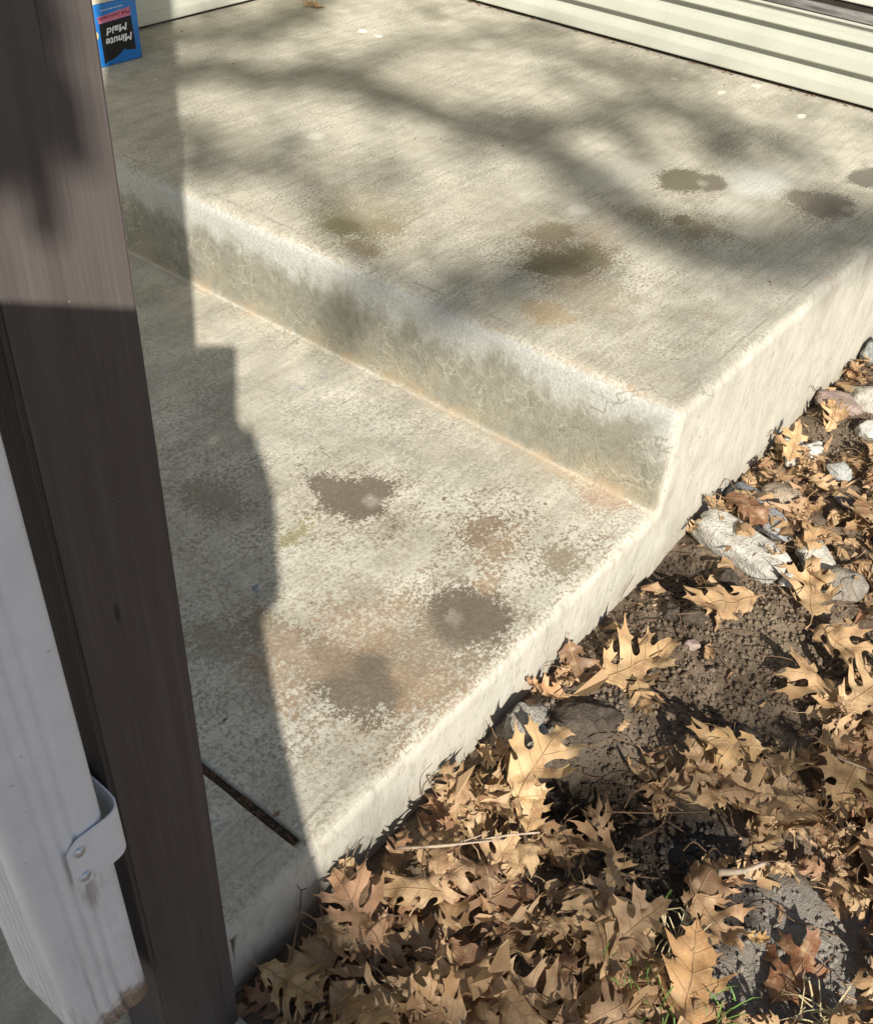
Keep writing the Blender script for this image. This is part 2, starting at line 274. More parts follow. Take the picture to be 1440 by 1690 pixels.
def rounded(poly, rads, seg=6):
    """poly: list of (a,z); rads per vertex -> dense polyline with filleted corners"""
    o = []
    for i, (p, r) in enumerate(zip(poly, rads)):
        p = np.array(p); 
        if r <= 0: o.append(tuple(p)); continue
        q = np.array(poly[i-1]); s = np.array(poly[(i+1) % len(poly)])
        u1 = (q-p)/np.linalg.norm(q-p); u2 = (s-p)/np.linalg.norm(s-p)
        ang = math.acos(np.clip(u1@u2, -1, 1)); t = r/math.tan(ang/2)
        bis = (u1+u2)/np.linalg.norm(u1+u2); c = p+bis*(r/math.sin(ang/2))
        a0 = p+u1*t-c; a1 = p+u2*t-c; th = math.acos(np.clip((a0@a1)/r/r, -1, 1))
        for k in range(seg+1):
            f = k/seg; o.append(tuple(c+(a0*math.sin((1-f)*th)+a1*math.sin(f*th))/math.sin(th)))
    return o
def build_steps():
    gx = -.886
    poly = [(-1.046, -.75), (-1.046, -H), (gx-.009, -H), (gx-.007, -H-.014), (gx+.006, -H-.014), (gx+.008, -H), (0.0, -H), (0.0, 0.0), (W+.035, 0.0), (W+.035, -.75)]
    rad = [0, .02, .004, .002, .002, .004, .012, .024, 0, 0]
    pts = rounded(poly, rad, 7)
    # densify long runs so that the surface can be made slightly uneven
    dense = []
    for i, p in enumerate(pts):
        dense.append(p); q = pts[(i+1) % len(pts)]; d = math.dist(p, q)
        if i < len(pts)-1 and d > .025:
            m = int(d/(.013 if pts[i][1] > -.35 and q[1] > -.35 else .1))+1
            for k in range(1, m): dense.append((p[0]+(q[0]-p[0])*k/m, p[1]+(q[1]-p[1])*k/m))
    pts = np.array(dense); n = len(pts)
    tang = np.roll(pts, -1, 0)-np.roll(pts, 1, 0); tang /= np.linalg.norm(tang, axis=1)[:, None]+1e-12
    nrm = np.stack([-tang[:, 1], tang[:, 0]], 1)        # outward (path runs clockwise seen from -Y)
    r = .020; rings = []
    rings.append((0.0, r+.006))
    for k in range(6, -1, -1):
        th = k/6*PI/2; rings.append((r*(1-math.sin(th)), r*(1-math.cos(th))))
    bs = [(y, o) for (y, o) in rings]
    y = r
    for y in list(np.arange(.032, L+.05, .013)): bs.append((y, 0.0))
    V, F = [], []
    for (y, off) in bs:
        for i in range(n):
            a, z = pts[i]; o = off
            ins = min(o, .0235) if i not in (0, n-1) else 0
            if o > 0 and -.905 < a < -.865 and z > -.3:
                V.append((a, y+.0005*mnoise.noise(Vector((a*30, y*30, 0))), -H-ins)); continue
            if i in (0, n-1): a2, z2 = a, z
            else: a2, z2 = a-nrm[i, 0]*ins, z-nrm[i, 1]*ins
            if z2 < -H-.0005 and -.905 < a2 < -.865: z2 = -H+(z2+H)*min(1, max(0, (y-.012)/.02))
            # worn, slightly wavy edges
            wv = mnoise.noise(Vector((a2*9, y*9, z2*9)))*.0022 + mnoise.noise(Vector((a2*30, y*30, z2*30)))*.0007
            yy = y + (wv*.55 if y < .03 else 0)
            if -.7 < z2: a2 += nrm[i, 0]*wv*.8; z2 += nrm[i, 1]*wv*.8
            V.append((a2, yy, z2))
    m = len(bs)
    for j in range(m-1):
        for i in range(n-1):
            F.append((j*n+i, j*n+i+1, (j+1)*n+i+1, (j+1)*n+i))
    me = mesh_from('concrete_steps', V, F)
    bm = bmesh.new(); bm.from_mesh(me); bm.verts.ensure_lookup_table()
    e = [bm.edges.get((bm.verts[i], bm.verts[i+1])) or bm.edges.new((bm.verts[i], bm.verts[i+1])) for i in range(n-1)]
    e.append(bm.edges.new((bm.verts[n-1], bm.verts[0])))
    bmesh.ops.triangle_fill(bm, edges=e, use_beauty=True)
    bmesh.ops.recalc_face_normals(bm, faces=bm.faces[:])
    bm.to_mesh(me); bm.free(); me.shade_smooth()
    nv = len(me.vertices); co = np.empty(nv*3); me.vertices.foreach_get('co', co); co = co.reshape(-1, 3)
    for layer, lst_ in (('fleck', STAINS[:10]), ('stain', STAINS[10:])):
        C4 = np.zeros((nv, 4)); C4[:, :3] = .3; SW = np.full(nv, 1e-9); SCc = np.full((nv, 3), .3e-9); SF = np.full((nv, 3), 1e-9)
        for x, y, zz, rx, ry, c, st_, spk, rag in lst_:
            q = onz(x, y, zz); d = np.sqrt(((co[:, 0]-q[0])/rx)**2+((co[:, 1]-q[1])/ry)**2+((co[:, 2]-q[2])*4)**2); f = 1.3-d
            touch = (max(c) > .33 or rx < .024) and rx < .05
            wgt = np.exp(np.clip(13*f, -40, 17))*(np.exp(np.clip(14*(f-.2), -40, 6)) if touch else 1)*(2.5 if max(c) < .15 else 1)
            SW += wgt; SCc += wgt[:, None]*np.array(c); SF += wgt[:, None]*np.array((st_, spk, rag)); C4[:, 3] = np.maximum(C4[:, 3], f)
        C4[:, :3] = SCc/SW[:, None]; FO = SF/SW[:, None]
        at = me.attributes.new(layer, 'FLOAT_COLOR', 'POINT'); at.data.foreach_set('color', C4.astype(np.float32).ravel())
        at = me.attributes.new(layer+'_form', 'FLOAT_VECTOR', 'POINT'); at.data.foreach_set('vector', FO.astype(np.float32).ravel())
    o = link('concrete_steps', me, M_CONC)
    return tag(o, 'weathered grey concrete steps with stained landing and one lower step', 'steps')
build_steps()

# ------------------------------------------------------------------ ground
BARE = [(1190, 1100, 205, 122), (955, 1215, 110, 62), (865, 1205, 62, 45), (965, 1300, 95, 52), (1265, 1590, 120, 95), (1095, 1395, 85, 50), (1085, 1480, 60, 62), (1345, 1590, 70, 60), (1400, 700, 60, 50), (1130, 955, 45, 50), (1000, 1390, 55, 30), (1240, 1540, 60, 70)]
def to_px(P):
    d = np.asarray(P, float)-CAM; dz = d@FWD
    return 720+FPX*(d@RGT)/dz, 845-FPX*(d@UPV)/dz
def bare_amount(a, b):
    x, y = to_px((a, b, GZ)); m = 0
    for cx, cy, rx, ry in BARE:
        m = max(m, 1.25-math.hypot((x-cx)/rx, (y-cy)/ry))
    return max(0.0, min(1.0, m/.35))
P_MOUND = onz(1200, 1060, GZ); P_HOLE = onz(965, 1305, GZ); P_LUMP = onz(860, 1210, GZ); P_LUMP2 = onz(960, 1195, GZ); P_FLAT = onz(1265, 1590, GZ); P_HOLE2 = onz(1125, 950, GZ)
def g2(a, b, c, s): return math.exp(-((a-c[0])**2+(b-c[1])**2)/(2*s*s))
def zg(a, b):
    z = GZ
    if a < -2.2 or a > 2.4 or b < -2.0: return z - .01
    v = Vector((a, b, 0.0))
    z += .012*mnoise.noise(v*5) + .007*mnoise.noise(v*14+Vector((3, 1, 7)))
    z += .022*g2(a, b, P_MOUND, .13) + .03*g2(a, b, P_LUMP, .045) + .024*g2(a, b, P_LUMP2, .06) - .075*g2(a, b, P_HOLE, .055) + .012*g2(a, b, P_FLAT, .12) - .04*g2(a, b, P_HOLE2, .05)
    z -= .018*max(0, 1-abs(b)/.05)
    fl = g2(a, b, P_FLAT, .11)
    rough = (1-.7*fl)
    z += rough*(.0055*mnoise.noise(v*42)+.0035*mnoise.noise(v*95)+.0016*mnoise.noise(v*210))
    return z
def ground_material():
    k = NT('soil', .97, .15); P = k.pos()
    n1 = k.noise(P, 16, 4, .65); n2 = k.noise(P, 120, 3, .65); n3 = k.noise(P, 420, 2)
    col = k.mix(k.ss(n1, .35, .65), (.10, .073, .049), (.215, .163, .115))
    col = k.mix(k.ss(n2, .56, .68, 0, .5), col, (.24, .185, .13)); col = k.mix(k.ss(n2, .42, .32, 0, .7), col, (.03, .021, .014))
    col = k.mix(k.ss(n3, .64, .70, 0, .35), col, (.33, .28, .22))
    e = k.math('MULTIPLY', k.math('SUBTRACT', k.noise(P, 18, 4, .7), .5), 1.4)
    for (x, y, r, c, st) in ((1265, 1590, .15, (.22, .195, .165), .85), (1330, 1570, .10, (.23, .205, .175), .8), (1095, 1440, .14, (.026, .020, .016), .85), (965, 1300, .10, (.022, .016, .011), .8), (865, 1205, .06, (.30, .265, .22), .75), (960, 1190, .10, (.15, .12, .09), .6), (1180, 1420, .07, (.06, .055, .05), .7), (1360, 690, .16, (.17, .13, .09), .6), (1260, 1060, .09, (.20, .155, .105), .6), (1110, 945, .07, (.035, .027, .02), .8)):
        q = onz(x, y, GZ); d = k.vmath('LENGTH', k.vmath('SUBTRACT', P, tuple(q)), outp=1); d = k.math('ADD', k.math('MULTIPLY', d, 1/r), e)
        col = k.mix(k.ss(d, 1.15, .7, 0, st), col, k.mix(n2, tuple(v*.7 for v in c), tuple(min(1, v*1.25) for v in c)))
    nb = k.bump(k.math('ADD', n2, k.math('MULTIPLY', n3, .5)), .8, .003)
    return k.done(col, nb)
M_SOIL = ground_material()
def build_ground():
    xs = np.concatenate([[-60, -25, -10, -5, -3], np.arange(-2.2, -1.06, .05), np.arange(-1.06, 1.36, .0075), np.arange(1.38, 2.4, .04), [3, 5, 10, 25, 60]])
    ys = np.concatenate([[-60, -25, -10, -5, -3, -2.2], np.arange(-1.6, -.82, .04), np.arange(-.80, .006, .0075), [.1, .5, 3, 8, 20, 60]])
    V = []
    for y in ys:
        for x in xs:
            if y > .01: V.append((x, y, -.42))
            else: V.append((x, y, zg(x, y) if -1.9 < y else GZ-.01))
    nx = len(xs); F = [(j*nx+i, j*nx+i+1, (j+1)*nx+i+1, (j+1)*nx+i) for j in range(len(ys)-1) for i in range(nx-1)]
    o = link('ground', mesh_from('ground', V, F, True), M_SOIL); return tag(o, kind='structure')
build_ground()
pathbm = box_bm((-3.2, -.085, -.6), (-1.0495, 2.15, -.345), .008, 2)
M_PATH = None
tag(link('path', bm_mesh('path', pathbm, True), M_CONC), kind='structure')

# ------------------------------------------------------------------ house walls with lap siding
def siding_material(name, c):
    k = NT(name, .55, .35); P = k.pos(); n = k.noise(P, 7, 4, .6); n2 = k.noise(k.map(P, (30, 30, 4)), 1, 3); n3 = k.noise(P, 260, 1)
    col = k.mix(k.ss(n, .3, .7), tuple(v*.92 for v in c), c); col = k.mix(k.ss(n2, .60, .78, 0, .22), col, (.36, .34, .25)); col = k.mix(k.ss(n3, .70, .74, 0, .5), col, (.14, .12, .09))
    z = k.sep(P)[2]; col = k.mix(k.math('MULTIPLY', k.ss(k.math('MULTIPLY_ADD', n, .05, z), .055, .025), .3), col, (.40, .37, .28))
    return k.done(col, k.bump(k.noise(P, 300, 2), .12, .0005))
M_SIDE = siding_material('siding_vinyl', (.455, .462, .392))
def plain(name, c, rough=.8, scale=20, var=.25, spec=.3, metal=0):
    k = NT(name, rough, spec); P = k.obj(); n = k.noise(P, scale, 4, .6)
    k.b.inputs['Metallic'].default_value = metal
    return k.done(k.mix(k.ss(n, .3, .7), tuple(v*(1-var) for v in c), tuple(min(1, v*(1+var*.6)) for v in c)), k.bump(k.noise(P, scale*8, 2), .2, .001))
M_DARK = plain('foundation', (.035, .027, .022), .95)
M_SILL = None
def sill_mat():
    k = NT('weathered_wood', .9, .2); P = k.pos(); g = k.noise(k.map(P, (60, 6, 90)), 1, 4, .7)
    return k.done(k.mix(k.ss(g, .35, .65), (.09, .085, .08), (.24, .23, .215)), k.bump(g, .7, .003))
M_SILL = sill_mat()
M_WHITE = plain('painted_trim', (.62, .61, .55), .6, 8, .1)
def lap_panel(name, parent, wall, z0, z1, s0, s1, ov=.019, ridge=None):
    """one course; wall 'a': plane x=W facing -x, wall 'b': plane y=L facing -y; section (out, z)"""
    hgt = z1-z0
    sec = [(-.004, z0), (ov-.004, z0), (ov-.001, z0+.001), (ov, z0+.004)]
    if ridge: sec += [(ov-.002, z0+ridge-.004), (ov-.004, z0+ridge), (ov-.008, z0+ridge+.003)]
    else: sec += [(ov*.72, z0+hgt*.45)]
    sec += [(ov*.30, z1-min(.026, hgt*.4)), (.0012, z1-.010), (.001, z1+.004), (-.004, z1+.004)]
    V, F = [], []; ns = len(sec)
    N = 24
    for j in range(N+1):
        s = s0+(s1-s0)*j/N
        for (o, z) in sec:
            o2 = o + (.0012*mnoise.noise(Vector((s*3, z*5, 2.0))) if o > .001 else 0)
            V.append((W-o2, s, z) if wall == 'a' else (s, L-o2, z))
    for j in range(N):
        for i in range(ns):
            f = (j*ns+i, j*ns+(i+1) % ns, (j+1)*ns+(i+1) % ns, (j+1)*ns+i); F.append(f if wall == 'a' else f[::-1])
    F.append(tuple(range(ns))); F.append(tuple(N*ns+i for i in reversed(range(ns))))
    me = mesh_from(name, V, F); bm = bmesh.new(); bm.from_mesh(me); bmesh.ops.recalc_face_normals(bm, faces=bm.faces[:]); bm.to_mesh(me); bm.free()
    return child(name, me, M_SIDE, parent)
wr = empty('house_wall', (W, 1.0, 0))
tag(wr, 'pale sage lap siding wall along the back edge of the landing', 'wall')
S0, S1 = -.6, L-.004
for z0, z1, rg in ((.012, .088, .036), (.088, .160, None), (.160, .196, None)):
    lap_panel('siding_panel', wr, 'a', z0, z1, S0, S1, .024, rg)
box('foundation', (W+.0045, S0, -.3), (W+.16, S1, .25), M_DARK, wr)
box('trim_cap', (W-.012, S0, .2003), (W+.0045, S1, .206), M_SIDE, wr, .0015)
box('sill_board', (W-.006, S0, .2085), (W+.12, S1, .232), M_SILL, wr, .002)
box('threshold', (W-.004, S0, .2502), (W+.15, S1, .30), M_WHITE, wr, .004)
box('upper_wall', (W+.006, S0, .304), (W+.16, S1, 2.4), M_SIDE, wr)
wl = empty('house_wall', (0, L, 0))
tag(wl, 'grey green siding wall at top left behind the blue carton', 'wall')
for i in range(12):
    z0 = .010+.085*i
    lap_panel('siding_panel', wl, 'b', z0, z0+.085, -1.2, W-.021, .017, .03)
box('foundation', (-1.2, L+.0045, -.5), (W-.003, L+.16, .05), M_DARK, wl)
box('upper_wall', (-1.2, L+.006, .052), (W-.003, L+.16, 2.4), M_WHITE, wl)

# ------------------------------------------------------------------ post
def post_material():
    k = NT('brown_painted_wood', .62, .35); P = k.pos()
    g = k.noise(k.map(P, (230, 230, 6)), 1, 3, .6); g2_ = k.noise(k.map(P, (60, 60, 2.2)), 1, 4, .65); n = k.noise(P, 5, 3)
    col = k.mix(k.ss(g2_, .3, .7), (.080, .066, .060), (.104, .088, .081)); col = k.mix(k.ss(g, .56, .72, 0, .2), col, (.16, .142, .132)); col = k.mix(k.ss(g, .44, .34, 0, .25), col, (.055, .045, .040))
    col = k.mix(k.ss(k.noise(P, 210, 2), .76, .79, 0, .7), col, (.45, .42, .39))
    col = k.mix(k.ss(k.noise(k.map(P, (150, 150, 1.5)), 1, 2, .5), .69, .72, 0, .75), col, (.025, .02, .018))
    q = ony(193, 1012, -.036); d = k.vmath('LENGTH', k.vmath('MULTIPLY', k.vmath('SUBTRACT', P, tuple(q)), (1/.0026, 1/.02, 1/.011)), outp=1)
    col = k.mix(k.ss(d, 1.1, .6, 0, .8), col, (.03, .024, .02))
    return k.done(col, k.bump(k.math('ADD', g, g2_), .55, .0012))
M_POST = post_material()
PX0, PX1, PY0, PY1 = -1.1475, -1.053, -.036, .052
post = empty('porch_post', (PX0+.044, PY0+.044, -.345))
tag(post, 'dark brown painted square wooden post beside the white downspout', 'post')
pbm = box_bm((PX0, PY0, -.3448), (PX1, PY1, 2.3))
for f in range(1, 30): bmesh.ops.bisect_plane(pbm, geom=pbm.verts[:]+pbm.edges[:]+pbm.faces[:], plane_co=(0, 0, -.3448+f*.09), plane_no=(0, 0, 1))
bmesh.ops.bevel(pbm, geom=[e for e in pbm.edges if abs(e.verts[0].co.z-e.verts[1].co.z) > .01 and len(e.link_faces) == 2 and e.calc_face_angle(0) > 1], offset=.0035, segments=3, affect='EDGES')
for v in pbm.verts:
    d = mnoise.noise(Vector((v.co.x*20, v.co.y*20, v.co.z*16)))*.0006; v.co.x += d; v.co.y += d
for v in pbm.verts: v.co.x += .001+.0046*(v.co.z+.3)/1.1
child('post_shaft', bm_mesh('post_shaft', pbm, False), M_POST, post)
box('post_cap', (PX0-.02, PY0-.02, 2.301), (PX1+.02, PY1+.02, 2.33), M_POST, post, .003)

roof = empty('unseen_porch_roof', (.3, 1.0, 2.36)); tag(roof, 'porch roof implied by the brown post, added out of view to soften ambient light', 'roof')  # unseen roof the post implies, added to soften the ambient light
box('roof_deck', (-1.35, -.20, 2.40), (W+.2, L+.2, 2.50), M_WHITE, roof, .004)
box('fascia', (-1.35, -.225, 2.34), (W+.2, -.202, 2.50), M_WHITE, roof, .003)

# ------------------------------------------------------------------ downspout
def spout_material():
    k = NT('white_enamel', .38, .5); P = k.pos(); z = k.sep(P)[2]
    n = k.noise(P, 30, 4, .6); sp = k.noise(P, 170, 2); dr = k.noise(k.map(P, (90, 90, 9)), 1, 4, .7)
    col = k.mix(k.ss(n, .3, .7), (.80, .81, .82), (.86, .865, .875)); col = k.mix(k.ss(sp, .72, .76, 0, .45), col, (.3, .28, .26))
    col = k.mix(k.math('MULTIPLY', k.ss(dr, .50, .66, 0, .45), k.ss(z, .18, -.05)), col, (.42, .38, .31))
    e = k.math('MULTIPLY_ADD', k.math('SUBTRACT', k.noise(P, 28, 4, .7), .5), .12, z)
    col = k.mix(k.ss(e, -.022, -.065, 0, .9), col, (.20, .125, .07))
    q = ony(150, 1475, -.055); d = k.vmath('LENGTH', k.vmath('MULTIPLY', k.vmath('SUBTRACT', P, tuple(q)), (1/.010, 1/.02, 1/.02)), outp=1)
    col = k.mix(k.ss(k.math('MULTIPLY_ADD', k.math('SUBTRACT', dr, .5), 4.5, d), 1.3, .2, 0, .55), col, (.24, .20, .16))
    return k.done(col, k.bump(n, .08, .002))
M_SPOUT = spout_material()
DX0, DX1, DY0, DY1 = -1.246, -1.164, -.056, .032
def spout_section():
    pts = []; r = .011
    def side(p, q, nx, ny, ribs):
        Lg = math.dist(p, q); m = 64
        for i in range(m):
            t = i/m; s = t*Lg; d = 0.0
            for c, hw, dep in ribs:
                u = abs(t-c)/hw
                if u < 1: d += dep*(.5+.5*math.cos(PI*u))
            pts.append((p[0]+(q[0]-p[0])*t-nx*d, p[1]+(q[1]-p[1])*t-ny*d))
    def arc(cx, cy, a0):
        for k in range(8):
            a = a0+PI/2*k/8; pts.append((cx+r*math.cos(a), cy+r*math.sin(a)))
    fr = [(.30, .085, .0022), (.50, .085, .0022), (.70, .085, .0022)]
    lr = [(.20, .075, .0055), (.37, .075, .0055), (.54, .075, .0055), (.71, .075, .0055), (.86, .06, .004)]
    side((DX0+r, DY0), (DX1-r, DY0), 0, -1, fr); arc(DX1-r, DY0+r, -PI/2)
    side((DX1, DY0+r), (DX1, DY1-r), 1, 0, lr); arc(DX1-r, DY1-r, 0)
    side((DX1-r, DY1), (DX0+r, DY1), 0, 1, fr); arc(DX0+r, DY1-r, PI/2)
    side((DX0, DY1-r), (DX0, DY0+r), -1, 0, lr); arc(DX0+r, DY0+r, PI)
    return pts
sec = spout_section(); cxs, cys = (DX0+DX1)/2, (DY0+DY1)/2
ZB = -.085; zs = list(np.linspace(ZB, .02, 12))+list(np.linspace(.06, 2.25, 30))
V, F = [], []; ns = len(sec)
for inner in (0, 1):
    for z in zs:
        t = max(0, (-.005-z)/.08); sc_ = 1-.10*t*t - (.03 if inner else 0)
        for (x, y) in sec:
            zz = z + (.004*mnoise.noise(Vector((x*60, y*60, 0))) if z < ZB+.01 else 0)
            V.append((cxs+(x-cxs)*sc_+.010*t*t, cys+(y-cys)*sc_+.004*t*t, zz))
nz = len(zs)
for inner in (0, 1):
    o = inner*nz*ns
    for j in range(nz-1):
        for i in range(ns):
            f = (o+j*ns+i, o+j*ns+(i+1) % ns, o+(j+1)*ns+(i+1) % ns, o+(j+1)*ns+i); F.append(f if not inner else f[::-1])
for i in range(ns): F.append((i, nz*ns+i, nz*ns+(i+1) % ns, (i+1) % ns))
sp = empty('downspout', (cxs, cys, ZB)); tag(sp, 'white ribbed metal downspout strapped beside the brown post', 'downspout')
child('pipe', mesh_from('pipe', V, F, True), M_SPOUT, sp)
# strap: tab on the front face, bent round the right edge and back to the post
def strap():
    z1, z0 = .236, .176; th = .0016; c = .010
    path = [(-1.206, DY0-.0022), (-1.185, DY0-.0024), (-1.170, DY0-.003), (-1.160, DY0-.002), (-1.1535, DY0+.003), (-1.1512, DY0+.012), (-1.1505, DY0+.03), (-1.1500, .01), (-1.1495, .03)]
    P = [np.array((p[0], p[1], 0)) for p in spline([(x, y, 0) for x, y in path], 6)]
    V, F = [], []
    n = len(P)
    for side in (0, 1):
        for i, p in enumerate(P):
            t = P[min(i+1, n-1)]-P[max(i-1, 0)]; t /= np.linalg.norm(t); nn = np.array((t[1], -t[0], 0)); q = p+nn*(th if side else 0)
            s = abs(p[0]+1.206); ins = max(0, c-s) if i < n/2 else 0
            V.append((q[0], q[1], z1-ins)); V.append((q[0], q[1], z0+ins*.6))
    m = 2*n
    for i in range(n-1):
        F.append((2*i, 2*i+1, 2*i+3, 2*i+2)); F.append((m+2*i, m+2*i+2, m+2*i+3, m+2*i+1))
        F.append((2*i, 2*i+2, m+2*i+2, m+2*i)); F.append((2*i+1, m+2*i+1, m+2*i+3, 2*i+3))
    F.append((0, m, m+1, 1)); F.append((2*n-2, 2*n-1, m+2*n-1, m+2*n-2))
    me = mesh_from('strap', V, F); bm = bmesh.new(); bm.from_mesh(me); bmesh.ops.recalc_face_normals(bm, faces=bm.faces[:]); bm.to_mesh(me); bm.free()
    return me
st = child('strap', strap(), M_SPOUT, sp)
M_SCREW = plain('screw_metal', (.62, .64, .68), .35, 60, .1, .5, .6)
for q in ((-1.1955, .2225), (-1.1965, .1885)):
    bm = bmesh.new(); bmesh.ops.create_uvsphere(bm, u_segments=16, v_segments=8, radius=.0056)
    for v in bm.verts: v.co = Vector((q[0]+v.co.x, DY0-.0042+v.co.y*.6, q[1]+v.co.z))
    o = link('screw', bm_mesh('screw', bm, True), M_SCREW, st)

# ------------------------------------------------------------------ carton
def carton():
    BX0, BX1, BY0, BY1, BZ = .366, .513, 1.982, 2.11, .158
    t = empty('drink_carton', ((BX0+BX1)/2, (BY0+BY1)/2, 0)); tag(t, 'blue cardboard drink carton standing upside down at the top left', 'carton')
    blue = plain('blue_card', (.012, .16, .50), .45, 30, .12, .4); black = plain('black_print', (.012, .011, .013), .5, 30, .1)
    pink = plain('pink_print', (.55, .17, .24), .5, 30, .1); white = plain('white_print', (.75, .76, .78), .5, 30, .05); cream = plain('cream_card', (.62, .58, .44), .7, 30, .1); dpink = plain('maroon_print', (.20, .02, .05), .5, 30, .1); yel = plain('lemon_print', (.75, .62, .25), .5, 30, .1)
    box('carton_body', (BX0, BY0, .001), (BX1, BY1, BZ), blue, t, .0025)
    box('top_panel', (BX0+.003, BY0+.004, BZ+.0005), (BX1-.003, BY1-.004, BZ+.003), cream, t, .001)
    Y = BY0-.0004
    def f(x, y): q = ony(120+x/5.143, y/5.143, BY0); return (q[0], q[2])
    def flat(name, poly, mat, dy):
        V = [(p[0], Y-dy, p[1]) for p in poly]+[(p[0], Y+.0003, p[1]) for p in poly]; n = len(poly)
        F = [tuple(range(n)), tuple(range(2*n-1, n-1, -1))]+[(i, n+i, n+(i+1) % n, (i+1) % n) for i in range(n)]
        me = mesh_from(name, V, F); bm = bmesh.new(); bm.from_mesh(me); bmesh.ops.triangulate(bm, faces=bm.faces[:]); bmesh.ops.recalc_face_normals(bm, faces=bm.faces[:]); bm.to_mesh(me); bm.free()
        return child(name, me, mat, t)
    curve = [(275, 545), (300, 520), (345, 500), (385, 470), (415, 440), (435, 412), (470, 418), (538, 410)]
    flat('banner', [f(222, 206), f(492, 126)]+[f(*c) for c in reversed(curve)], black, .0002)
    flat('flavour_band', [f(205, 150), f(480, 50), f(490, 122), f(222, 203)], pink, .0002)
    flat('lemon_picture', [(BX0+.0025+.010*math.sin(i/10*PI), .068+.032*i/10) for i in range(11)], yel, .0002)
    def text(s, px0, px1, hpx, mat, name, sxk=1.0, bold=.02):
        cu = bpy.data.curves.new('lettering_source', 'FONT'); cu.body = s; cu.size = 1; cu.offset = bold; cu.resolution_u = 3
        o = bpy.data.objects.new('lettering_source', cu); COL.objects.link(o); dg = bpy.context.evaluated_depsgraph_get(); me = bpy.data.meshes.new_from_object(o.evaluated_get(dg))
        bpy.data.objects.remove(o); bpy.data.curves.remove(cu)
        xs_ = [v.co.x for v in me.vertices]; x0, x1 = min(xs_), max(xs_)
        A = np.array(f(*px0)); B = np.array(f(*px1)); up_ = np.array(f(px0[0]-2, px0[1]+hpx))-np.array(f(*px0))
        cap = .69
        for v in me.vertices:
            t_ = (v.co.x-x0)/(x1-x0); q = A+(B-A)*t_+up_*(v.co.y/cap); v.co = (q[0], Y-.00045, q[1])
        me.name = name; return child(name, me, mat, t)
    # upside down: lines run from right to left
    text('Minute', (498, 268), (280, 332), 62, white, 'lettering', bold=.025)
    text('Maid', (455, 186), (288, 240), 60, white, 'lettering', bold=.025)
    text('Pink Lemonade', (478, 72), (216, 152), 34, dpink, 'lettering')
    text('MADE WITH REAL LEMONS', (424, 34), (234, 86), 10, white, 'lettering')
carton()

# ------------------------------------------------------------------ rocks
GX0, GX1, GY0, GY1, GC = -1.25, 1.45, -1.0, .0, .004
NXG, NYG = int((GX1-GX0)/GC)+1, int((GY1-GY0)/GC)+1
HM = np.zeros((NYG, NXG))
for j in range(NYG):
    for i in range(NXG):
        if (i % 3 == 0 and j % 3 == 0): HM[j, i] = zg(GX0+i*GC, GY0+j*GC)
HM = HM[(np.arange(NYG)//3)*3][:, (np.arange(NXG)//3)*3]
# the path and post at the near end
i1 = int((-1.05-GX0)/GC); j0 = int((-.085-GY0)/GC); HM[j0:, :i1] = np.maximum(HM[j0:, :i1], -.345)
def hm_at(x, y):
    i = np.clip(((x-GX0)/GC).astype(int), 0, NXG-1); j = np.clip(((y-GY0)/GC).astype(int), 0, NYG-1); return j, i
def rock_material(name, c1, c2, spk, sc=40):
    k = NT(name, .85, .3); P = k.obj(); n = k.noise(P, sc, 5, .65); n2 = k.noise(P, sc*5, 3, .6); n3 = k.noise(P, sc*.35, 3, .6)
    col = k.mix(k.ss(n, .32, .68), c1, c2); col = k.mix(k.ss(n2, .58, .66, 0, .5), col, spk); col = k.mix(k.ss(n3, .55, .7, 0, .45), col, tuple(v*.55 for v in c1)); 
    return k.done(col, k.bump(k.math('ADD', n, n2), .9, .005))
R_WHITE = rock_material('white_stone', (.40, .375, .32), (.58, .56, .49), (.30, .26, .2)); R_BLUE = rock_material('blue_grey_stone', (.12, .13, .145), (.23, .24, .25), (.34, .33, .32)); R_GREY = rock_material('speckled_grey_stone', (.20, .205, .21), (.36, .36, .355), (.60, .60, .58)); R_TAN = rock_material('tan_stone', (.27, .215, .155), (.42, .345, .26), (.20, .155, .11)); R_BROWN = rock_material('brown_stone', (.19, .165, .13), (.30, .265, .215), (.38, .33, .27)); R_PALE = rock_material('pale_stone', (.42, .385, .32), (.58, .545, .47), (.34, .29, .23)); R_MAUVE = rock_material('mauve_stone', (.24, .175, .145), (.36, .275, .235), (.44, .37, .31)); R_CLOD = rock_material('dirt_clod', (.055, .042, .031), (.115, .09, .066), (.18, .145, .11), 70); R_GCLOD = rock_material('grey_clod', (.22, .195, .165), (.42, .39, .345), (.12, .10, .08), 60); R_FLAT = rock_material('flat_grey_stone', (.20, .178, .148), (.28, .252, .212), (.16, .135, .105), 50); R_GREEN = rock_material('greenish_grey_stone', (.29, .30, .28), (.44, .45, .42), (.35, .33, .27)); R_QUARTZ = rock_material('quartz_pebble', (.46, .44, .39), (.62, .60, .55), (.40, .36, .3))
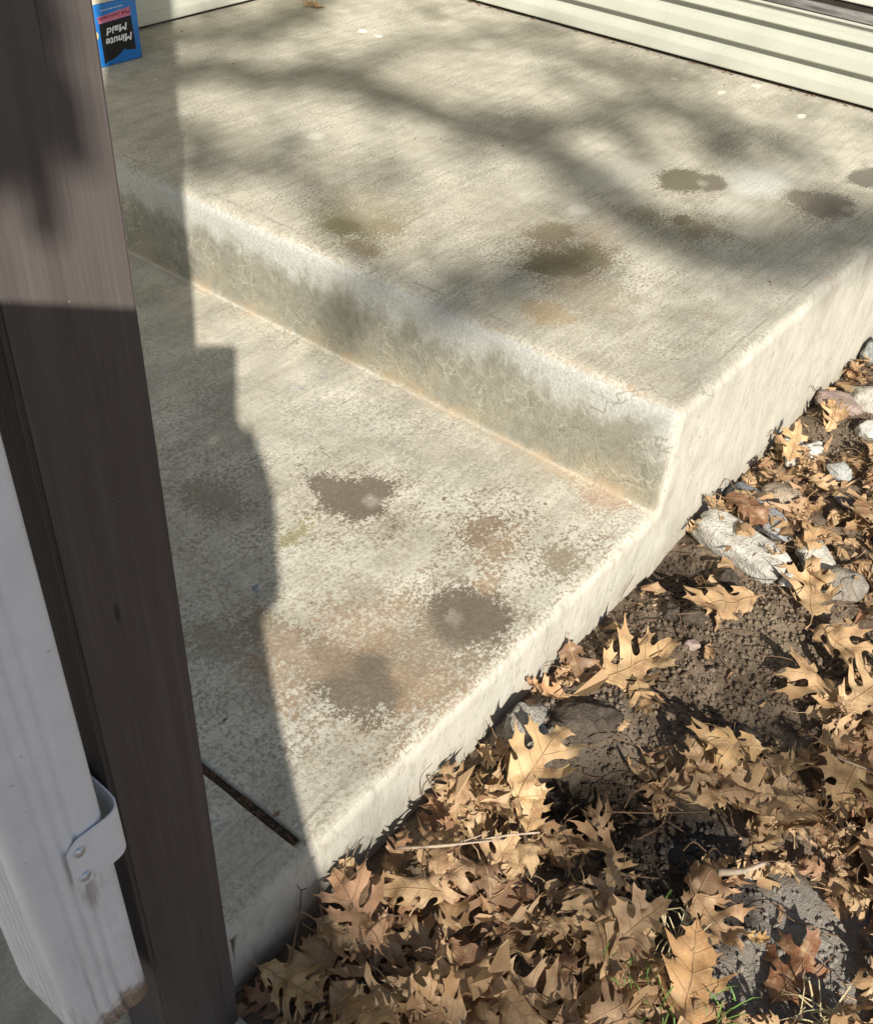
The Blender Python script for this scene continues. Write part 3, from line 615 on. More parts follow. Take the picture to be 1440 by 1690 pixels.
def rock_mesh(seed, dims, blocky=0.0, rough=.12, sub=4):
    bm = bmesh.new(); bmesh.ops.create_icosphere(bm, subdivisions=sub, radius=1.0); off = Vector((seed*3.7, seed*1.3, seed*2.1))
    cuts = []; rr = random.Random(seed)
    for _ in range(11):
        d = Vector((rr.gauss(0, 1), rr.gauss(0, 1), rr.gauss(0, .8))).normalized(); cuts.append((d, rr.uniform(.58, .86)))
    for v in bm.verts:
        p = v.co.normalized()
        if blocky > 0:
            e = 2+6*blocky; s = (abs(p.x)**e+abs(p.y)**e+abs(p.z)**e)**(-1/e); p = p*(1+(s-1)*1.0)
        else:
            for d, lim in cuts:
                t = p.dot(d)
                if t > lim: p = p-d*(t-lim)*.97
        f = 1+rough*mnoise.noise(p*1.6+off)+rough*.55*mnoise.noise(p*4+off)+rough*.35*abs(mnoise.noise(p*9+off))+rough*.15*mnoise.noise(p*20+off)
        v.co = Vector((p.x*f*dims[0]/2, p.y*f*dims[1]/2, p.z*f*dims[2]/2))
    return bm_mesh('stone', bm, True)
def rock(name, px, py, dims, yaw_px, mat, label, seed, blocky=0.0, rough=.12, tilt=(0, 0), sink=.3, cat='stone', group=None, lift=0):
    """yaw_px: photo direction (dx,dy) along the long axis"""
    q = onz(px, py, GZ+.02); e = onz(px+yaw_px[0], py+yaw_px[1], GZ+.02); yaw = math.atan2(e[1]-q[1], e[0]-q[0])
    me = rock_mesh(seed, dims, blocky, rough); o = link(name, me, mat)
    z = zg(q[0], q[1])+dims[2]*(.5-sink)+lift
    o.rotation_euler = (tilt[0], tilt[1], yaw); o.location = (q[0], q[1], z)
    mw = Matrix.Translation(o.location) @ o.rotation_euler.to_matrix().to_4x4()
    co = np.array([mw @ v.co for v in me.vertices])
    ymax = co[:, 1].max()
    if ymax > -.004: o.location.y -= ymax+.004; co[:, 1] -= ymax+.004
    j, i = hm_at(co[:, 0], co[:, 1]); np.maximum.at(HM, (j, i), co[:, 2])
    for dj, di in ((1, 0), (0, 1), (1, 1), (-1, 0), (0, -1)): np.maximum.at(HM, (np.clip(j+dj, 0, NYG-1), np.clip(i+di, 0, NXG-1)), co[:, 2])
    STONES.append((o.location.x, o.location.y, max(dims[:2])*.42)); return tag(o, label, cat, group)
STONES = []
rock('long_stone', 1220, 905, (.185, .072, .055), (130, 85), R_WHITE, 'long pale white block of stone lying beside the steps', 3, .8, .16, (.1, .05), .15)
rock('long_stone', 1268, 866, (.150, .068, .05), (75, 90), R_GREY, 'long speckled grey stone behind the white block', 5, 0, .10, (0, 0), -.15)
rock('blue_grey_stone', 1213, 800, (.092, .075, .060), (80, 10), R_BLUE, 'blue grey angular stone against the foot of the steps', 8, 0, .2, (0, .1), .15)
rock('round_stone', 1284, 812, (.105, .095, .05), (60, -30), R_TAN, 'tan rounded stone right of the blue grey stone', 11, 0, .1, (0, 0), .2)
rock('white_pebble', 1299, 964, (.040, .032, .028), (30, 6), R_QUARTZ, 'small bright white pebble resting on a tan leaf', 13, 0, .12, (0, 0), -.2, 'pebble')
rock('brown_stone', 1388, 966, (.100, .082, .055), (90, -10), R_BROWN, 'grey brown wedge stone with leaves round it near the right edge', 17, 0, .16, (0, 0), .2)
rock('pale_stone', 1346, 915, (.105, .085, .05), (40, 60), R_PALE, 'pale cream stone between the speckled grey and brown stones', 19, 0, .16, (0, 0), .25)
rock('greenish_stone', 1383, 779, (.066, .052, .04), (40, 20), R_GREEN, 'small greenish grey stone half covered by leaves', 23, 0, .1, (0, 0), .15)
rock('boulder', 1442, 655, (.15, .13, .08), (60, 20), R_PALE, 'large pale rounded stone cut by the right edge', 29, 0, .12, (0, 0), .3)
rock('mauve_stone', 1373, 662, (.105, .085, .05), (60, 20), R_MAUVE, 'mauve brown stone left of the large pale stone', 31, 0, .16, (0, 0), .3)
rock('white_shard', 1338, 742, (.085, .045, .03), (60, -10), R_QUARTZ, 'flat white shard among leaves below the mauve stone', 37, 0, .3, (.2, 0), .1)
rock('white_shard', 1312, 722, (.06, .05, .03), (50, -30), R_WHITE, 'cracked off white shard close to the steps', 41, 0, .35, (0, .2), .1)
rock('cream_stone', 1440, 712, (.07, .09, .05), (20, 60), R_QUARTZ, 'cream white stone at the right edge under the large pale stone', 43, 0, .12, (0, 0), .2)
rock('grey_stone', 1442, 575, (.10, .12, .08), (20, 60), R_GREEN, 'grey stone at the right edge topmost by the steps', 47, 0, .12, (0, 0), .2)
rock('yellow_pebble', 1308, 758, (.045, .036, .022), (40, -30), R_PALE, 'small yellowish pebble under the flat white shard', 53, 0, .1, (0, 0), -.1, 'pebble')
rock('grey_pebble', 1392, 822, (.045, .032, .02), (30, 30), R_BLUE, 'small blue grey pebble in leaves below the greenish stone', 59, 0, .1, (0, 0), -.2, 'pebble')
rock('dirt_lump', 862, 1206, (.085, .065, .05), (50, -30), R_GCLOD, 'pale grey crusted dirt lump at the foot of the steps', 61, 0, .35, (0, 0), .25, 'dirt lump')
rock('dirt_lump', 958, 1188, (.12, .09, .06), (80, -10), R_CLOD, 'broad brown dirt lump above the dark hole', 67, 0, .35, (0, 0), .45, 'dirt lump')
rock('dirt_clod', 1108, 1006, (.042, .038, .032), (30, 0), R_CLOD, 'round dark dirt clod left of the broad leaf', 71, 0, .25, (0, 0), .2, 'dirt clod')
rock('dirt_clod', 1147, 1022, (.05, .045, .035), (30, 0), R_CLOD, 'dark dirt clod under the lower edge of the broad leaf', 73, 0, .25, (0, 0), .2, 'dirt clod')
rock('dirt_clod', 1208, 955, (.05, .042, .04), (20, 20), R_CLOD, 'crumbly dark dirt clod below the white block', 79, 0, .35, (0, 0), .2, 'dirt clod')
rock('dirt_clod', 1232, 1212, (.05, .045, .035), (30, 10), R_CLOD, 'dark dirt clod at the lower edge of the bare soil', 83, 0, .3, (0, 0), .25, 'dirt clod')
rock('reddish_stone', 1140, 1067, (.028, .022, .02), (20, 0), R_MAUVE, 'small reddish stone on the bare soil', 89, 0, .2, (0, 0), .1, 'pebble')
rock('flat_stone', 1262, 1608, (.13, .10, .035), (40, 60), R_FLAT, 'flat grey stone sunk in the ground at the bottom', 97, 0, .08, (0, 0), .78)
rock('flat_stone', 1330, 1545, (.11, .09, .035), (60, -20), R_FLAT, 'flat grey stone sunk in the ground near the bottom right', 101, 0, .08, (0, 0), .75)

# ------------------------------------------------------------------ soil crumbs (stuff)
def soil_crumbs():
    bm0 = bmesh.new(); bmesh.ops.create_icosphere(bm0, subdivisions=1, radius=1.0); bv = np.array([v.co[:] for v in bm0.verts]); bf = np.array([[v.index for v in f.verts] for f in bm0.faces]); bm0.free()
    Vs, Fs = [], []; cnt = 0; tries = 0
    while cnt < 9000 and tries < 60000:
        tries += 1; a = RNG.uniform(-1.0, 1.3); b = RNG.uniform(-.8, -.01)
        m = bare_amount(a, b)
        fl = g2(a, b, P_FLAT, .12)
        if RNG.random() > m*(1-.85*fl)+.06: continue
        s = .0016+.0052*RNG.random()**3.2; R = RNG.normal(size=(3, 3)); Q, _ = np.linalg.qr(R)
        j = 1+.35*RNG.normal(size=(len(bv), 1))*.5; v = (bv*j*np.array([1, .85, .7]))@Q.T*s
        Vs.append(v+np.array([a, b, zg(a, b)+s*.35])); Fs.append(bf+cnt*len(bv)); cnt += 1
    V = np.concatenate(Vs); F = np.concatenate(Fs); me = bpy.data.meshes.new('soil_crumbs'); me.from_pydata(V.tolist(), [], F.tolist()); me.shade_smooth()
    o = link('soil_crumbs', me, M_SOIL); tag(o, 'loose brown soil crumbs over the bare ground', 'soil', kind='stuff')
soil_crumbs()

# ------------------------------------------------------------------ oak leaves
def leaf_material(single):
    k = NT('dry_oak_leaf' if single else 'dry_leaf_mass', .55, .3); uv = k.uv(); u, v, _ = k.sep(uv)
    oi = k.n('ShaderNodeObjectInfo'); gi = k.n('ShaderNodeNewGeometry')
    r = oi.outputs['Alpha'] if single else gi.outputs['Random Per Island']; r2 = k.math('FRACT', k.math('MULTIPLY', r, 7.31)); r3 = k.math('FRACT', k.math('MULTIPLY', r, 23.7))
    cr = k.n('ShaderNodeValToRGB'); k.set(cr.inputs[0], r); e = cr.color_ramp.elements
    e[0].position = 0; e[0].color = (.36, .225, .115, 1); e[1].position = 1; e[1].color = (.58, .42, .24, 1)
    for p, c in ((.18, (.46, .305, .160)), (.34, (.37, .230, .122)), (.5, (.52, .355, .190)), (.66, (.32, .170, .095)), (.8, (.49, .335, .190)), (.9, (.20, .115, .065))):
        x = e.new(p); x.color = (*c, 1)
    seed = k.math('MULTIPLY', r, 57.0); P2 = k.comb(u, v, seed)
    col = k.mix(1.0, cr.outputs[0], oi.outputs['Color'], 'MULTIPLY')
    blot = k.noise(P2, 3.6, 4, .7); col = k.mix(k.ss(blot, .46, .70, 0, .72), col, k.mix(r2, (.20, .105, .05), (.30, .165, .09)))
    au_ = k.math('ABSOLUTE', u); pale = k.noise(k.vmath('ADD', P2, (7, 3, 0)), 5.5, 3, .6); col = k.mix(k.ss(pale, .52, .72, 0, .5), col, (.60, .45, .27)); col = k.mix(k.ss(au_, k.math('MULTIPLY_ADD', blot, .5, .02), k.math('MULTIPLY_ADD', blot, .5, .16), 0, .45), col, (.27, .14, .065))
    sp = k.noise(P2, 34, 2); col = k.mix(k.ss(sp, .70, .75, 0, .5), col, (.16, .09, .05))
    au = k.math('ABSOLUTE', u)
    mid = k.ss(au, k.math('MULTIPLY_ADD', v, -.008, .014), k.math('MULTIPLY_ADD', v, -.004, .005))
    sv = k.math('FRACT', k.math('MULTIPLY', k.math('SUBTRACT', v, k.math('MULTIPLY', au, .72)), 6.0)); svd = k.math('ABSOLUTE', k.math('SUBTRACT', sv, .5))
    vein = k.math('MULTIPLY', k.ss(svd, .045, .012), k.ss(au, .36, .05, 0, .8)); allv = k.math('MAXIMUM', mid, vein)
    col = k.mix(k.math('MULTIPLY', allv, .7), col, k.mix(r3, (.58, .42, .24), (.33, .19, .09)))
    bf = gi.outputs['Backfacing']; col = k.mix(k.math('MULTIPLY', bf, .4), col, (.50, .385, .235))
    net = k.vor(P2, 26, 'F1'); hgt = k.math('ADD', k.math('MULTIPLY', allv, 1.0), k.math('ADD', k.math('MULTIPLY', net, .25), k.math('MULTIPLY', blot, .4)))
    nb = k.bump(hgt, .7, .002)
    k.done(col, nb)
    tr = k.n('ShaderNodeBsdfTranslucent'); k.set(tr.inputs[0], k.mix(.4, col, (.55, .30, .11))); k.set(tr.inputs['Normal'], nb)
    mx = k.n('ShaderNodeMixShader'); mx.inputs[0].default_value = .16; k.t.links.new(k.b.outputs[0], mx.inputs[1]); k.t.links.new(tr.outputs[0], mx.inputs[2]); k.t.links.new(mx.outputs[0], k.o.inputs[0])
    return k.m
M_LEAF = leaf_material(True); M_LEAFMASS = leaf_material(False)
def half_outline(rr, kind):
    """right half, from base (v=0) to tip (v=1); spiny lobes with round bays between"""
    j = lambda s=.02: rr.uniform(-s, s); pts = [(.008, 0.0)]
    if kind == 2: at = ((.09, .19, .20), (.27, .39, .33), (.46, .58, .36), (.66, .755, .24))
    elif kind == 1: at = ((.15, .30, .24), (.40, .55, .33), (.64, .76, .24))
    else: at = ((.10, .235, .27), (.32, .48, .40), (.575, .71, .30))
    pts.append((.022, .07+j(.02))); pts.append((.05, at[0][0]-.03))
    for y0, y1, wv in at:
        y0 += j(.012); y1 += j(.012); wv *= 1+j(.2); bay = (.060+.055*rr.random()) if kind != 1 else .13+.03*rr.random(); yt = y1+.045+j(.025)
        pts.append((bay+.012, y0)); pts.append((wv*.45, y0+.018)); pts.append((wv*.66, y0+.012+j(.008)))
        if rr.random() < .75: pts.append((wv*.90, y0+.022+j(.012))); pts.append((wv*.78, (y0+yt)/2))
        pts.append((wv*1.06, yt-.01)); pts.append((wv*.74, yt-.03))
        if rr.random() < .75: pts.append((wv*.66, yt+.04)); pts.append((wv*.50, y1+.002))
        pts.append((bay+.05, y1)); pts.append((bay+.012, y1+.014)); pts.append((bay, y1+.045))
    pts = [p for p in pts if p[1] < .86]
    pts = [(x, y+.50*max(0, x-.05)*(1-.55*y)) for x, y in pts]
    pts.append((.075+j(.015), .90)); pts.append((.12+j(.03), .955+j(.01))); pts.append((.055, .945)); pts.append((.012, 1.02))
    return pts
def leaf_mesh(seed, kind=0, kx=2.0, ky=1.2, fold=.12, wrinkle=.03, curl_tip=.0, twist=.0, stem=.22):
    """unit-length leaf, base at origin, tip along +Y"""
    rr = random.Random(seed); R = half_outline(rr, kind); Lf = [(-x, y) for x, y in half_outline(rr, kind)]
    poly = [(0, -.004)]+R+[(0, 1.05)]+Lf[::-1]
    soft = []                                   # round off the bays, keep the spines
    for i, p in enumerate(poly):
        a, c = poly[i-1], poly[(i+1) % len(poly)]; cr_ = (p[0]-a[0])*(c[1]-p[1])-(p[1]-a[1])*(c[0]-p[0])
        t = .32 if cr_ < 0 else .07
        if i == 0 or abs(p[0]) < 1e-6: soft.append(p)
        else: soft += [(p[0]+(a[0]-p[0])*t, p[1]+(a[1]-p[1])*t), (p[0]+(c[0]-p[0])*t, p[1]+(c[1]-p[1])*t)]
    poly = soft
    # constrained triangulation of the outline with a scatter of inner points, so the blade can bend
    n = len(poly); PA = np.array(poly); QA = np.roll(PA, -1, 0)
    def inside(x, y):
        c = False
        for (x1, y1), (x2, y2) in zip(PA, QA):
            if (y1 > y) != (y2 > y) and x < (x2-x1)*(y-y1)/(y2-y1)+x1: c = not c
        return c
    def edge_dist(x, y):
        d = QA-PA; t = np.clip(((np.array((x, y))-PA)*d).sum(1)/((d*d).sum(1)+1e-12), 0, 1); return np.hypot(*((PA+d*t[:, None])-np.array((x, y))).T).min()
    inner = []
    for iy, y in enumerate(np.arange(.05, 1.0, .062)):
        for ix in range(-7, 8):
            x = ix*.062+(.031 if iy % 2 else 0)*(1 if ix else 0)
            if inside(x, y) and edge_dist(x, y) > .02: inner.append((x, y))
    res = delaunay_2d_cdt([Vector(p) for p in poly+inner], [(i, (i+1) % n) for i in range(n)], [], 1, 1e-5)
    bm = bmesh.new(); vs = [bm.verts.new((v.x, v.y, 0)) for v in res[0]]
    for f in res[2]:
        try: bm.faces.new([vs[i] for i in f])
        except ValueError: pass
    bmesh.ops.recalc_face_normals(bm, faces=bm.faces[:])
    if sum(f.normal.z for f in bm.faces) < 0: bmesh.ops.reverse_faces(bm, faces=bm.faces[:])
    uvl = bm.loops.layers.uv.new('UVMap')
    for f in bm.faces:
        for l in f.loops: l[uvl].uv = (l.vert.co.x, l.vert.co.y)
    off = Vector((seed*1.7, seed*.9, 0)); skew = rr.uniform(-.10, .10)
    for v in bm.verts:
        x, y, _ = v.co; x += skew*y*(1-y)*2
        z = fold*abs(x)+wrinkle*mnoise.noise(Vector((x*5, y*5, 0))+off)*2.0+.012*mnoise.noise(Vector((x*14, y*14, 3))+off)
        # side curl
        kk = kx*(1+.5*mnoise.noise(Vector((0, y*3, 9))+off)); 
        if abs(kk) > .05: X = math.sin(kk*x)/kk; Z = (1-math.cos(kk*x))/kk
        else: X, Z = x, 0
        z += Z
        z += curl_tip*max(0, abs(x)-.15)**2*12
        # twist about the midrib
        t = twist*(y-.5); X, z = X*math.cos(t)-z*math.sin(t), X*math.sin(t)+z*math.cos(t)
        # lengthwise bend
        if abs(ky) > .05: th = ky*(y-.4); Y = .4+math.sin(th)/ky-z*math.sin(th); Z2 = (1-math.cos(th))/ky+z*math.cos(th)
        else: Y, Z2 = y, z
        v.co = (X, Y, Z2)
    me = bpy.data.meshes.new('oak_leaf'); bm.normal_update(); bm.to_mesh(me); bm.free()
    V = [v.co.copy() for v in me.vertices]; F = [tuple(p.vertices) for p in me.polygons]; UV = [[tuple(me.uv_layers[0].data[li].uv) for li in p.loop_indices] for p in me.polygons]
    if stem:
        base = min(V, key=lambda c: c.y); b0 = base.copy(); z0 = b0.z; sx = rr.uniform(-.5, .5)
        pts = [b0+Vector((0, .06, .004)), b0, b0+Vector((sx*stem*.25, -stem*.5, .015)), b0+Vector((sx*stem, -stem, rr.uniform(-.02, .06)))]
        n0 = len(F); tube_vf(pts, [.008, .009, .008, .011], 4, V, F)
        UV += [[(0.0, .3)]*len(f) for f in F[n0:]]
    m2 = bpy.data.meshes.new('oak_leaf'); m2.from_pydata([tuple(v) for v in V], [], F); ul = m2.uv_layers.new(name='UVMap')
    for p, uvs in zip(m2.polygons, UV):
        for li, q in zip(p.loop_indices, uvs): ul.data[li].uv = q
    m2.shade_smooth(); m2.materials.append(M_LEAF); bpy.data.meshes.remove(me)
    return m2
LEAVES = []
for s in range(26):
    rr = random.Random(100+s); sg = 1 if rr.random() < .62 else -1
    LEAVES.append(leaf_mesh(100+s, [0, 0, 2, 1][s % 4], sg*rr.uniform(.8, 6.2), rr.choice((-1, 1))*rr.uniform(.3, 2.3), rr.uniform(-.1, .4), rr.uniform(.03, .075), rr.choice((0, .12, .18, -.15)), rr.uniform(-1.2, 1.2), rr.uniform(.1, .32)))
FLAT = [leaf_mesh(300+s, [0, 2, 0, 1, 0, 2][s], [.9, -1.1, 1.3, 1.2, -1.4, 1.6][s], [.6, .8, -.8, 1.0, .6, -.9][s], [.10, .05, .10, .1, -.05, .12][s], .05, [.08, -.08, .06, .1, -.1, .08][s], [.5, -.6, .4, .3, -.5, .6][s], [.22, .05, .3, .2, .0, .25][s]) for s in range(6)]
CURL = {}
for m_ in LEAVES:
    zz_ = [v.co.z for v in m_.vertices]; xx_ = [v.co.x for v in m_.vertices]; r_ = (max(zz_)-min(zz_))/(max(xx_)-min(xx_)); mid_ = np.mean([v.co.z for v in m_.vertices if abs(v.co.x) < .06]); out_ = np.mean([v.co.z for v in m_.vertices if abs(v.co.x) > .10])
    CURL[m_.name] = 'rolled' if r_ > .75 else ('cupped' if out_ > mid_+.015 else ('arched' if out_ < mid_-.015 else 'wavy'))
VCO = {}
def vco(me):
    if me.name not in VCO:
        n = len(me.vertices); c = np.empty(n*3); me.vertices.foreach_get('co', c); c = c.reshape(-1, 3)
        t = np.array([np.mean([me.vertices[i].co for i in p.vertices], axis=0) for p in me.polygons]); VCO[me.name] = (c, np.concatenate([c, t]))
    return VCO[me.name]
def settle(me, x, y, yaw, size, tiltx, tilty, sink=.90, zbase=None, update=True, wall=True):
    """rest a leaf on the height map; returns its matrix"""
    R = Matrix.Rotation(yaw, 3, 'Z') @ Matrix.Rotation(tiltx, 3, 'X') @ Matrix.Rotation(tilty, 3, 'Y')
    Rn = np.array(R)*size; c, d = vco(me); mid = np.array([0, .5, 0])
    pc = (d-mid)@Rn.T; x0, y0 = x, y
    if wall:
        m = pc[:, 1].max()+y0
        if m > -.004: y0 -= m+.004
    if zbase is None:
        j, i = hm_at(pc[:, 0]+x0, pc[:, 1]+y0); z0 = np.quantile(HM[j, i]-pc[:, 2], sink)+.001
        if update:
            zz = np.minimum(pc[:, 2]+z0, HM[j, i]+.03); np.maximum.at(HM, (j, i), zz)
            for dj, di in ((1, 0), (0, 1), (1, 1)): np.maximum.at(HM, (np.clip(j+dj, 0, NYG-1), np.clip(i+di, 0, NXG-1)), zz-.0005)
    else: z0 = zbase-np.quantile(pc[:, 2], .10)
    loc = Vector((x0, y0, z0)) - (R @ Vector((0, .5, 0)))*size
    return Matrix.Translation(loc) @ R.to_4x4() @ Matrix.Diagonal((size, size, size, 1))
def place_leaf(me, Mx, label, group=None, color=(1, 1, 1, 1), name='oak_leaf', cat='leaf'):
    o = bpy.data.objects.new(name, me); COL.objects.link(o); o.matrix_world = Mx; o.color = color
    return tag(o, label, cat, group)
def near_stone(a, b, pad): return any((a-x)**2+(b-y)**2 < (r+pad)**2 for x, y, r in STONES)
cand = []; tries = 0
while len(cand) < 1250 and tries < 60000:
    tries += 1; a = RNG.uniform(-1.15, 1.38); b = RNG.uniform(-.92, -.012); m = bare_amount(a, b); px, py = to_px((a, b, GZ))
    if m > .25 and RNG.random() > .03: continue
    if a < -1.04 and b > -.1: continue
    if py < 760 and RNG.random() > .5: continue
    if near_stone(a, b, .012) and RNG.random() > .12: continue
    mind = .016
    if any((a-c[0])**2+(b-c[1])**2 < mind*mind for c in cand[-400:]): continue
    cand.append((a, b))
order = RNG.permutation(len(cand)); placed = []
for n_, ci in enumerate(order):
    a, b = cand[ci]; me = LEAVES[RNG.integers(len(LEAVES))]; size = RNG.uniform(.068, .132)*(1 if RNG.random() < .8 else .7)
    yaw = RNG.uniform(0, 2*PI); tx = RNG.normal()*.24; ty = RNG.normal()*.24
    if b > -.06: tx += RNG.normal()*.35; ty += RNG.normal()*.3
    # keep the middle of bare patches free of overhanging blades
    tip = (a-math.sin(yaw)*size*.4, b+math.cos(yaw)*size*.4); bas = (a+math.sin(yaw)*size*.4, b-math.cos(yaw)*size*.4)
    if max(bare_amount(*tip), bare_amount(*bas)) > .8: size *= .6
    px, py = to_px((a, b, GZ)); 
    if near_stone(a, b, .05): size *= .62
    Mx = settle(me, a, b, yaw, size, tx, ty, .80)
    placed.append((me, Mx, px, py, n_, size))
# the ones that show largest become single things, the buried and far ones one mass
def score(t):
    me, Mx, px, py, n_, size = t; inside = (0 < px < 1440) and (480 < py < 1690)
    return (2 if inside else 0)+n_/len(cand)+size*2
placed.sort(key=score, reverse=True)
n_in = sum(1 for t in placed if score(t) > 2); n_in = min(n_in, 276); IND = placed[:n_in]; REST = placed[n_in:]
GLEAF = 'loose oak leaves in the litter beside the steps'
SEEN = set()
TONES = ((.04, 'russet'), (.18, 'sandy'), (.34, 'brownish'), (.5, 'golden'), (.66, 'reddish'), (.8, 'yellowish'), (.9, 'dark brown'), (.98, 'straw pale'))
def zone(px, py):
    if px < 560: return 'in the shade by the brown post'
    if px > 1440 or py > 1690 or px < 0: return 'just past the edge of the picture'
    if py > 1590 and px < 820: return 'along the bottom edge at left'
    if py > 1590 and px < 1150: return 'at the bottom by the sprouts'
    if py > 1480 and px > 1130: return 'by the flat grey stones'
    if px < 720 and py < 1440: return 'against the lower step above the twig'
    if px < 800: return 'in the pile below the lower step'
    if px < 1010 and py < 1260: return 'between the step and the dirt lumps'
    if px < 1010: return 'in the pile below the pale twig'
    if py > 1240 and px < 1220: return 'in the dim litter below the bare soil'
    if py > 1240: return 'at right below the bare soil'
    if py > 1010: return 'beside the bare soil patch'
    if py > 880: return 'below the long white stone'
    if py > 740: return 'among the stones right of the steps'
    return 'near the large pale stone'
for me, Mx, px, py, n_, size in IND:
    tn, tname = TONES[int(RNG.choice(8, p=(.08, .17, .15, .2, .12, .16, .06, .06)))]
    tipv = Mx @ Vector((0, 1, 0)); basv = Mx @ Vector((0, 0, 0)); tx_, ty_ = to_px(tipv); bx_, by_ = to_px(basv); dx_, dy_ = tx_-bx_, ty_-by_
    drn = ('right' if dx_ > 0 else 'left') if abs(dx_) > 2*abs(dy_) else (('down' if dy_ > 0 else 'up') if abs(dy_) > 2*abs(dx_) else ('lower ' if dy_ > 0 else 'upper ')+('right' if dx_ > 0 else 'left'))
    v = RNG.uniform(.88, 1.1); szn = 'small' if size < .08 else ('large' if size > .112 else 'medium')
    mk = lambda t_: f'{szn} {t_} {CURL[me.name]} leaf pointing {drn} {zone(px, py)}'
    for t2 in sorted(TONES, key=lambda q: abs(q[0]-tn)):      # a tone no leaf of the same size, curl, heading and place has yet
        if mk(t2[1]) not in SEEN: tn, tname = t2; break
    SEEN.add(mk(tname)); place_leaf(me, Mx, mk(tname), GLEAF, (v, v, v, float(np.clip(tn+RNG.uniform(-.035, .035), 0, 1))))
def join_leaves(lst, name):
    Vs, Fs, Us = [], [], []; off = 0
    for me, Mx, *_ in lst:
        c, _d = vco(me); A = np.array(Mx); Vs.append(c@A[:3, :3].T+A[:3, 3])
        ul = me.uv_layers[0].data
        for p in me.polygons:
            Fs.append([off+i for i in p.vertices]); Us += [tuple(ul[li].uv) for li in p.loop_indices]
        off += len(c)
    me = bpy.data.meshes.new(name); me.from_pydata(np.concatenate(Vs).tolist(), [], Fs); ul = me.uv_layers.new(name='UVMap')
    ul.data.foreach_set('uv', np.array(Us, dtype=np.float32).ravel()); me.shade_smooth(); return me
o = link('leaf_litter', join_leaves(REST, 'leaf_litter'), M_LEAFMASS); tag(o, 'buried mass of dry brown oak leaves under the loose ones', 'leaf litter', kind='stuff')

# --- leaf crumbs: small torn bits
def leaf_bits():
    V, F, U = [], [], []; n = 0; tries = 0
    while n < 2600 and tries < 30000:
        tries += 1; a = RNG.uniform(-1.05, 1.35); b = RNG.uniform(-.82, -.008); m = bare_amount(a, b)
        if RNG.random() < m*.93: continue
        j, i = hm_at(np.array([a]), np.array([b])); z = HM[j[0], i[0]] if RNG.random() < .5 else zg(a, b)
        s = .003+.012*RNG.random()**2; k = RNG.integers(4, 7); Q, _ = np.linalg.qr(RNG.normal(size=(3, 3))); 
        if RNG.random() < .7: Q = np.eye(3)+RNG.normal(size=(3, 3))*.3
        base = len(V); u0 = RNG.uniform(-.2, .2); v0 = RNG.uniform(.2, .8)
        an = np.sort(RNG.uniform(0, 2*PI, k)); el = RNG.uniform(1, 2.6)
        for t in an:
            p = np.array([math.cos(t)*s*el, math.sin(t)*s, 0.25*s*math.cos(2*t)])@Q.T; V.append((a+p[0], min(b+p[1], -.003), z+.002+abs(p[2]))); U.append((u0+math.cos(t)*.05, v0+math.sin(t)*.05))
        F.append(tuple(range(base, base+k))); n += 1
    me = bpy.data.meshes.new('leaf_bits'); me.from_pydata(V, [], F); ul = me.uv_layers.new(name='UVMap')
    for p in me.polygons:
        for li, vi in zip(p.loop_indices, p.vertices): ul.data[li].uv = U[vi]
    o = link('leaf_bits', me, M_LEAFMASS); tag(o, 'torn bits of dry leaf scattered over the ground', 'leaf litter', kind='stuff')
leaf_bits()

# --- leaves that can be told apart
def hero(px, py, tip, size, mesh, label, color=(1, 1, 1, .2), tilt=(0, 0), zref=None, sink=.93, zbase=None, wall=True):
    zz = GZ+.02 if zref is None else zref
    q = onz(px, py, zz); t = onz(px+tip[0], py+tip[1], zz); yaw = math.atan2(t[1]-q[1], t[0]-q[0])-PI/2
    Mx = settle(mesh, q[0], q[1], yaw, size, tilt[0], tilt[1], sink, zbase, zbase is None, wall); return place_leaf(mesh, Mx, label, None, color)
BR = (1.12, 1.1, 1.06, .5)
hero(1052, 1095, (70, -25), .165, FLAT[0], 'large bright tan oak leaf at the left edge of the bare soil', BR, (.12, .05))
hero(1185, 1000, (-100, 12), .150, FLAT[1], 'broad golden oak leaf lying across the top of the bare soil', (1.1, 1.05, .95, .8), (.05, -.1))
hero(888, 1292, (50, -62), .150, FLAT[2], 'large upright tan oak leaf with a pointed tip above the twig', BR, (.3, .1))
hero(872, 1348, (10, -50), .085, FLAT[3], 'small smooth rounded leaf just below the large pointed one', (1.0, .95, .85, .5), (.3, 0))
hero(1335, 1150, (-60, -60), .135, FLAT[4], 'brown deeply lobed oak leaf right of the bare soil', (.95, .9, .85, .5), (.05, .05))
hero(1415, 1165, (60, -45), .150, FLAT[5], 'wide tan oak leaf at the right edge below the brown stone', (1.0, 1.0, 1.0, .5), (.05, .1))
hero(1332, 985, (-2, -75), .155, FLAT[0], 'bright yellow tan oak leaf under the white pebble', BR, (.02, .05))
hero(1378, 1078, (40, 35), .125, FLAT[2], 'curled tan oak leaf below the brown stone', (1.1, 1.05, .95, .8), (.1, .1))
hero(1062, 1158, (18, 60), .085, FLAT[4], 'narrow tan leaf pointing down onto the bare soil', (1.1, 1.05, .95, .8), (.1, .3))
hero(582, 1520, (-45, -70), .125, FLAT[2], 'pinkish tan oak leaf half in the post shadow below the steps', (1.25, 1.08, 1.1, .8), (.2, .1))
hero(1305, 1605, (45, -70), .125, FLAT[4], 'dark brown oak leaf with pale midrib on the grey soil', (.62, .52, .46, .66), (.03, .02))
hero(1178, 1535, (40, 60), .105, FLAT[0], 'tan oak leaf with hooked lobes above the grey flat stone', (.95, .88, .82, .8), (.1, .1))
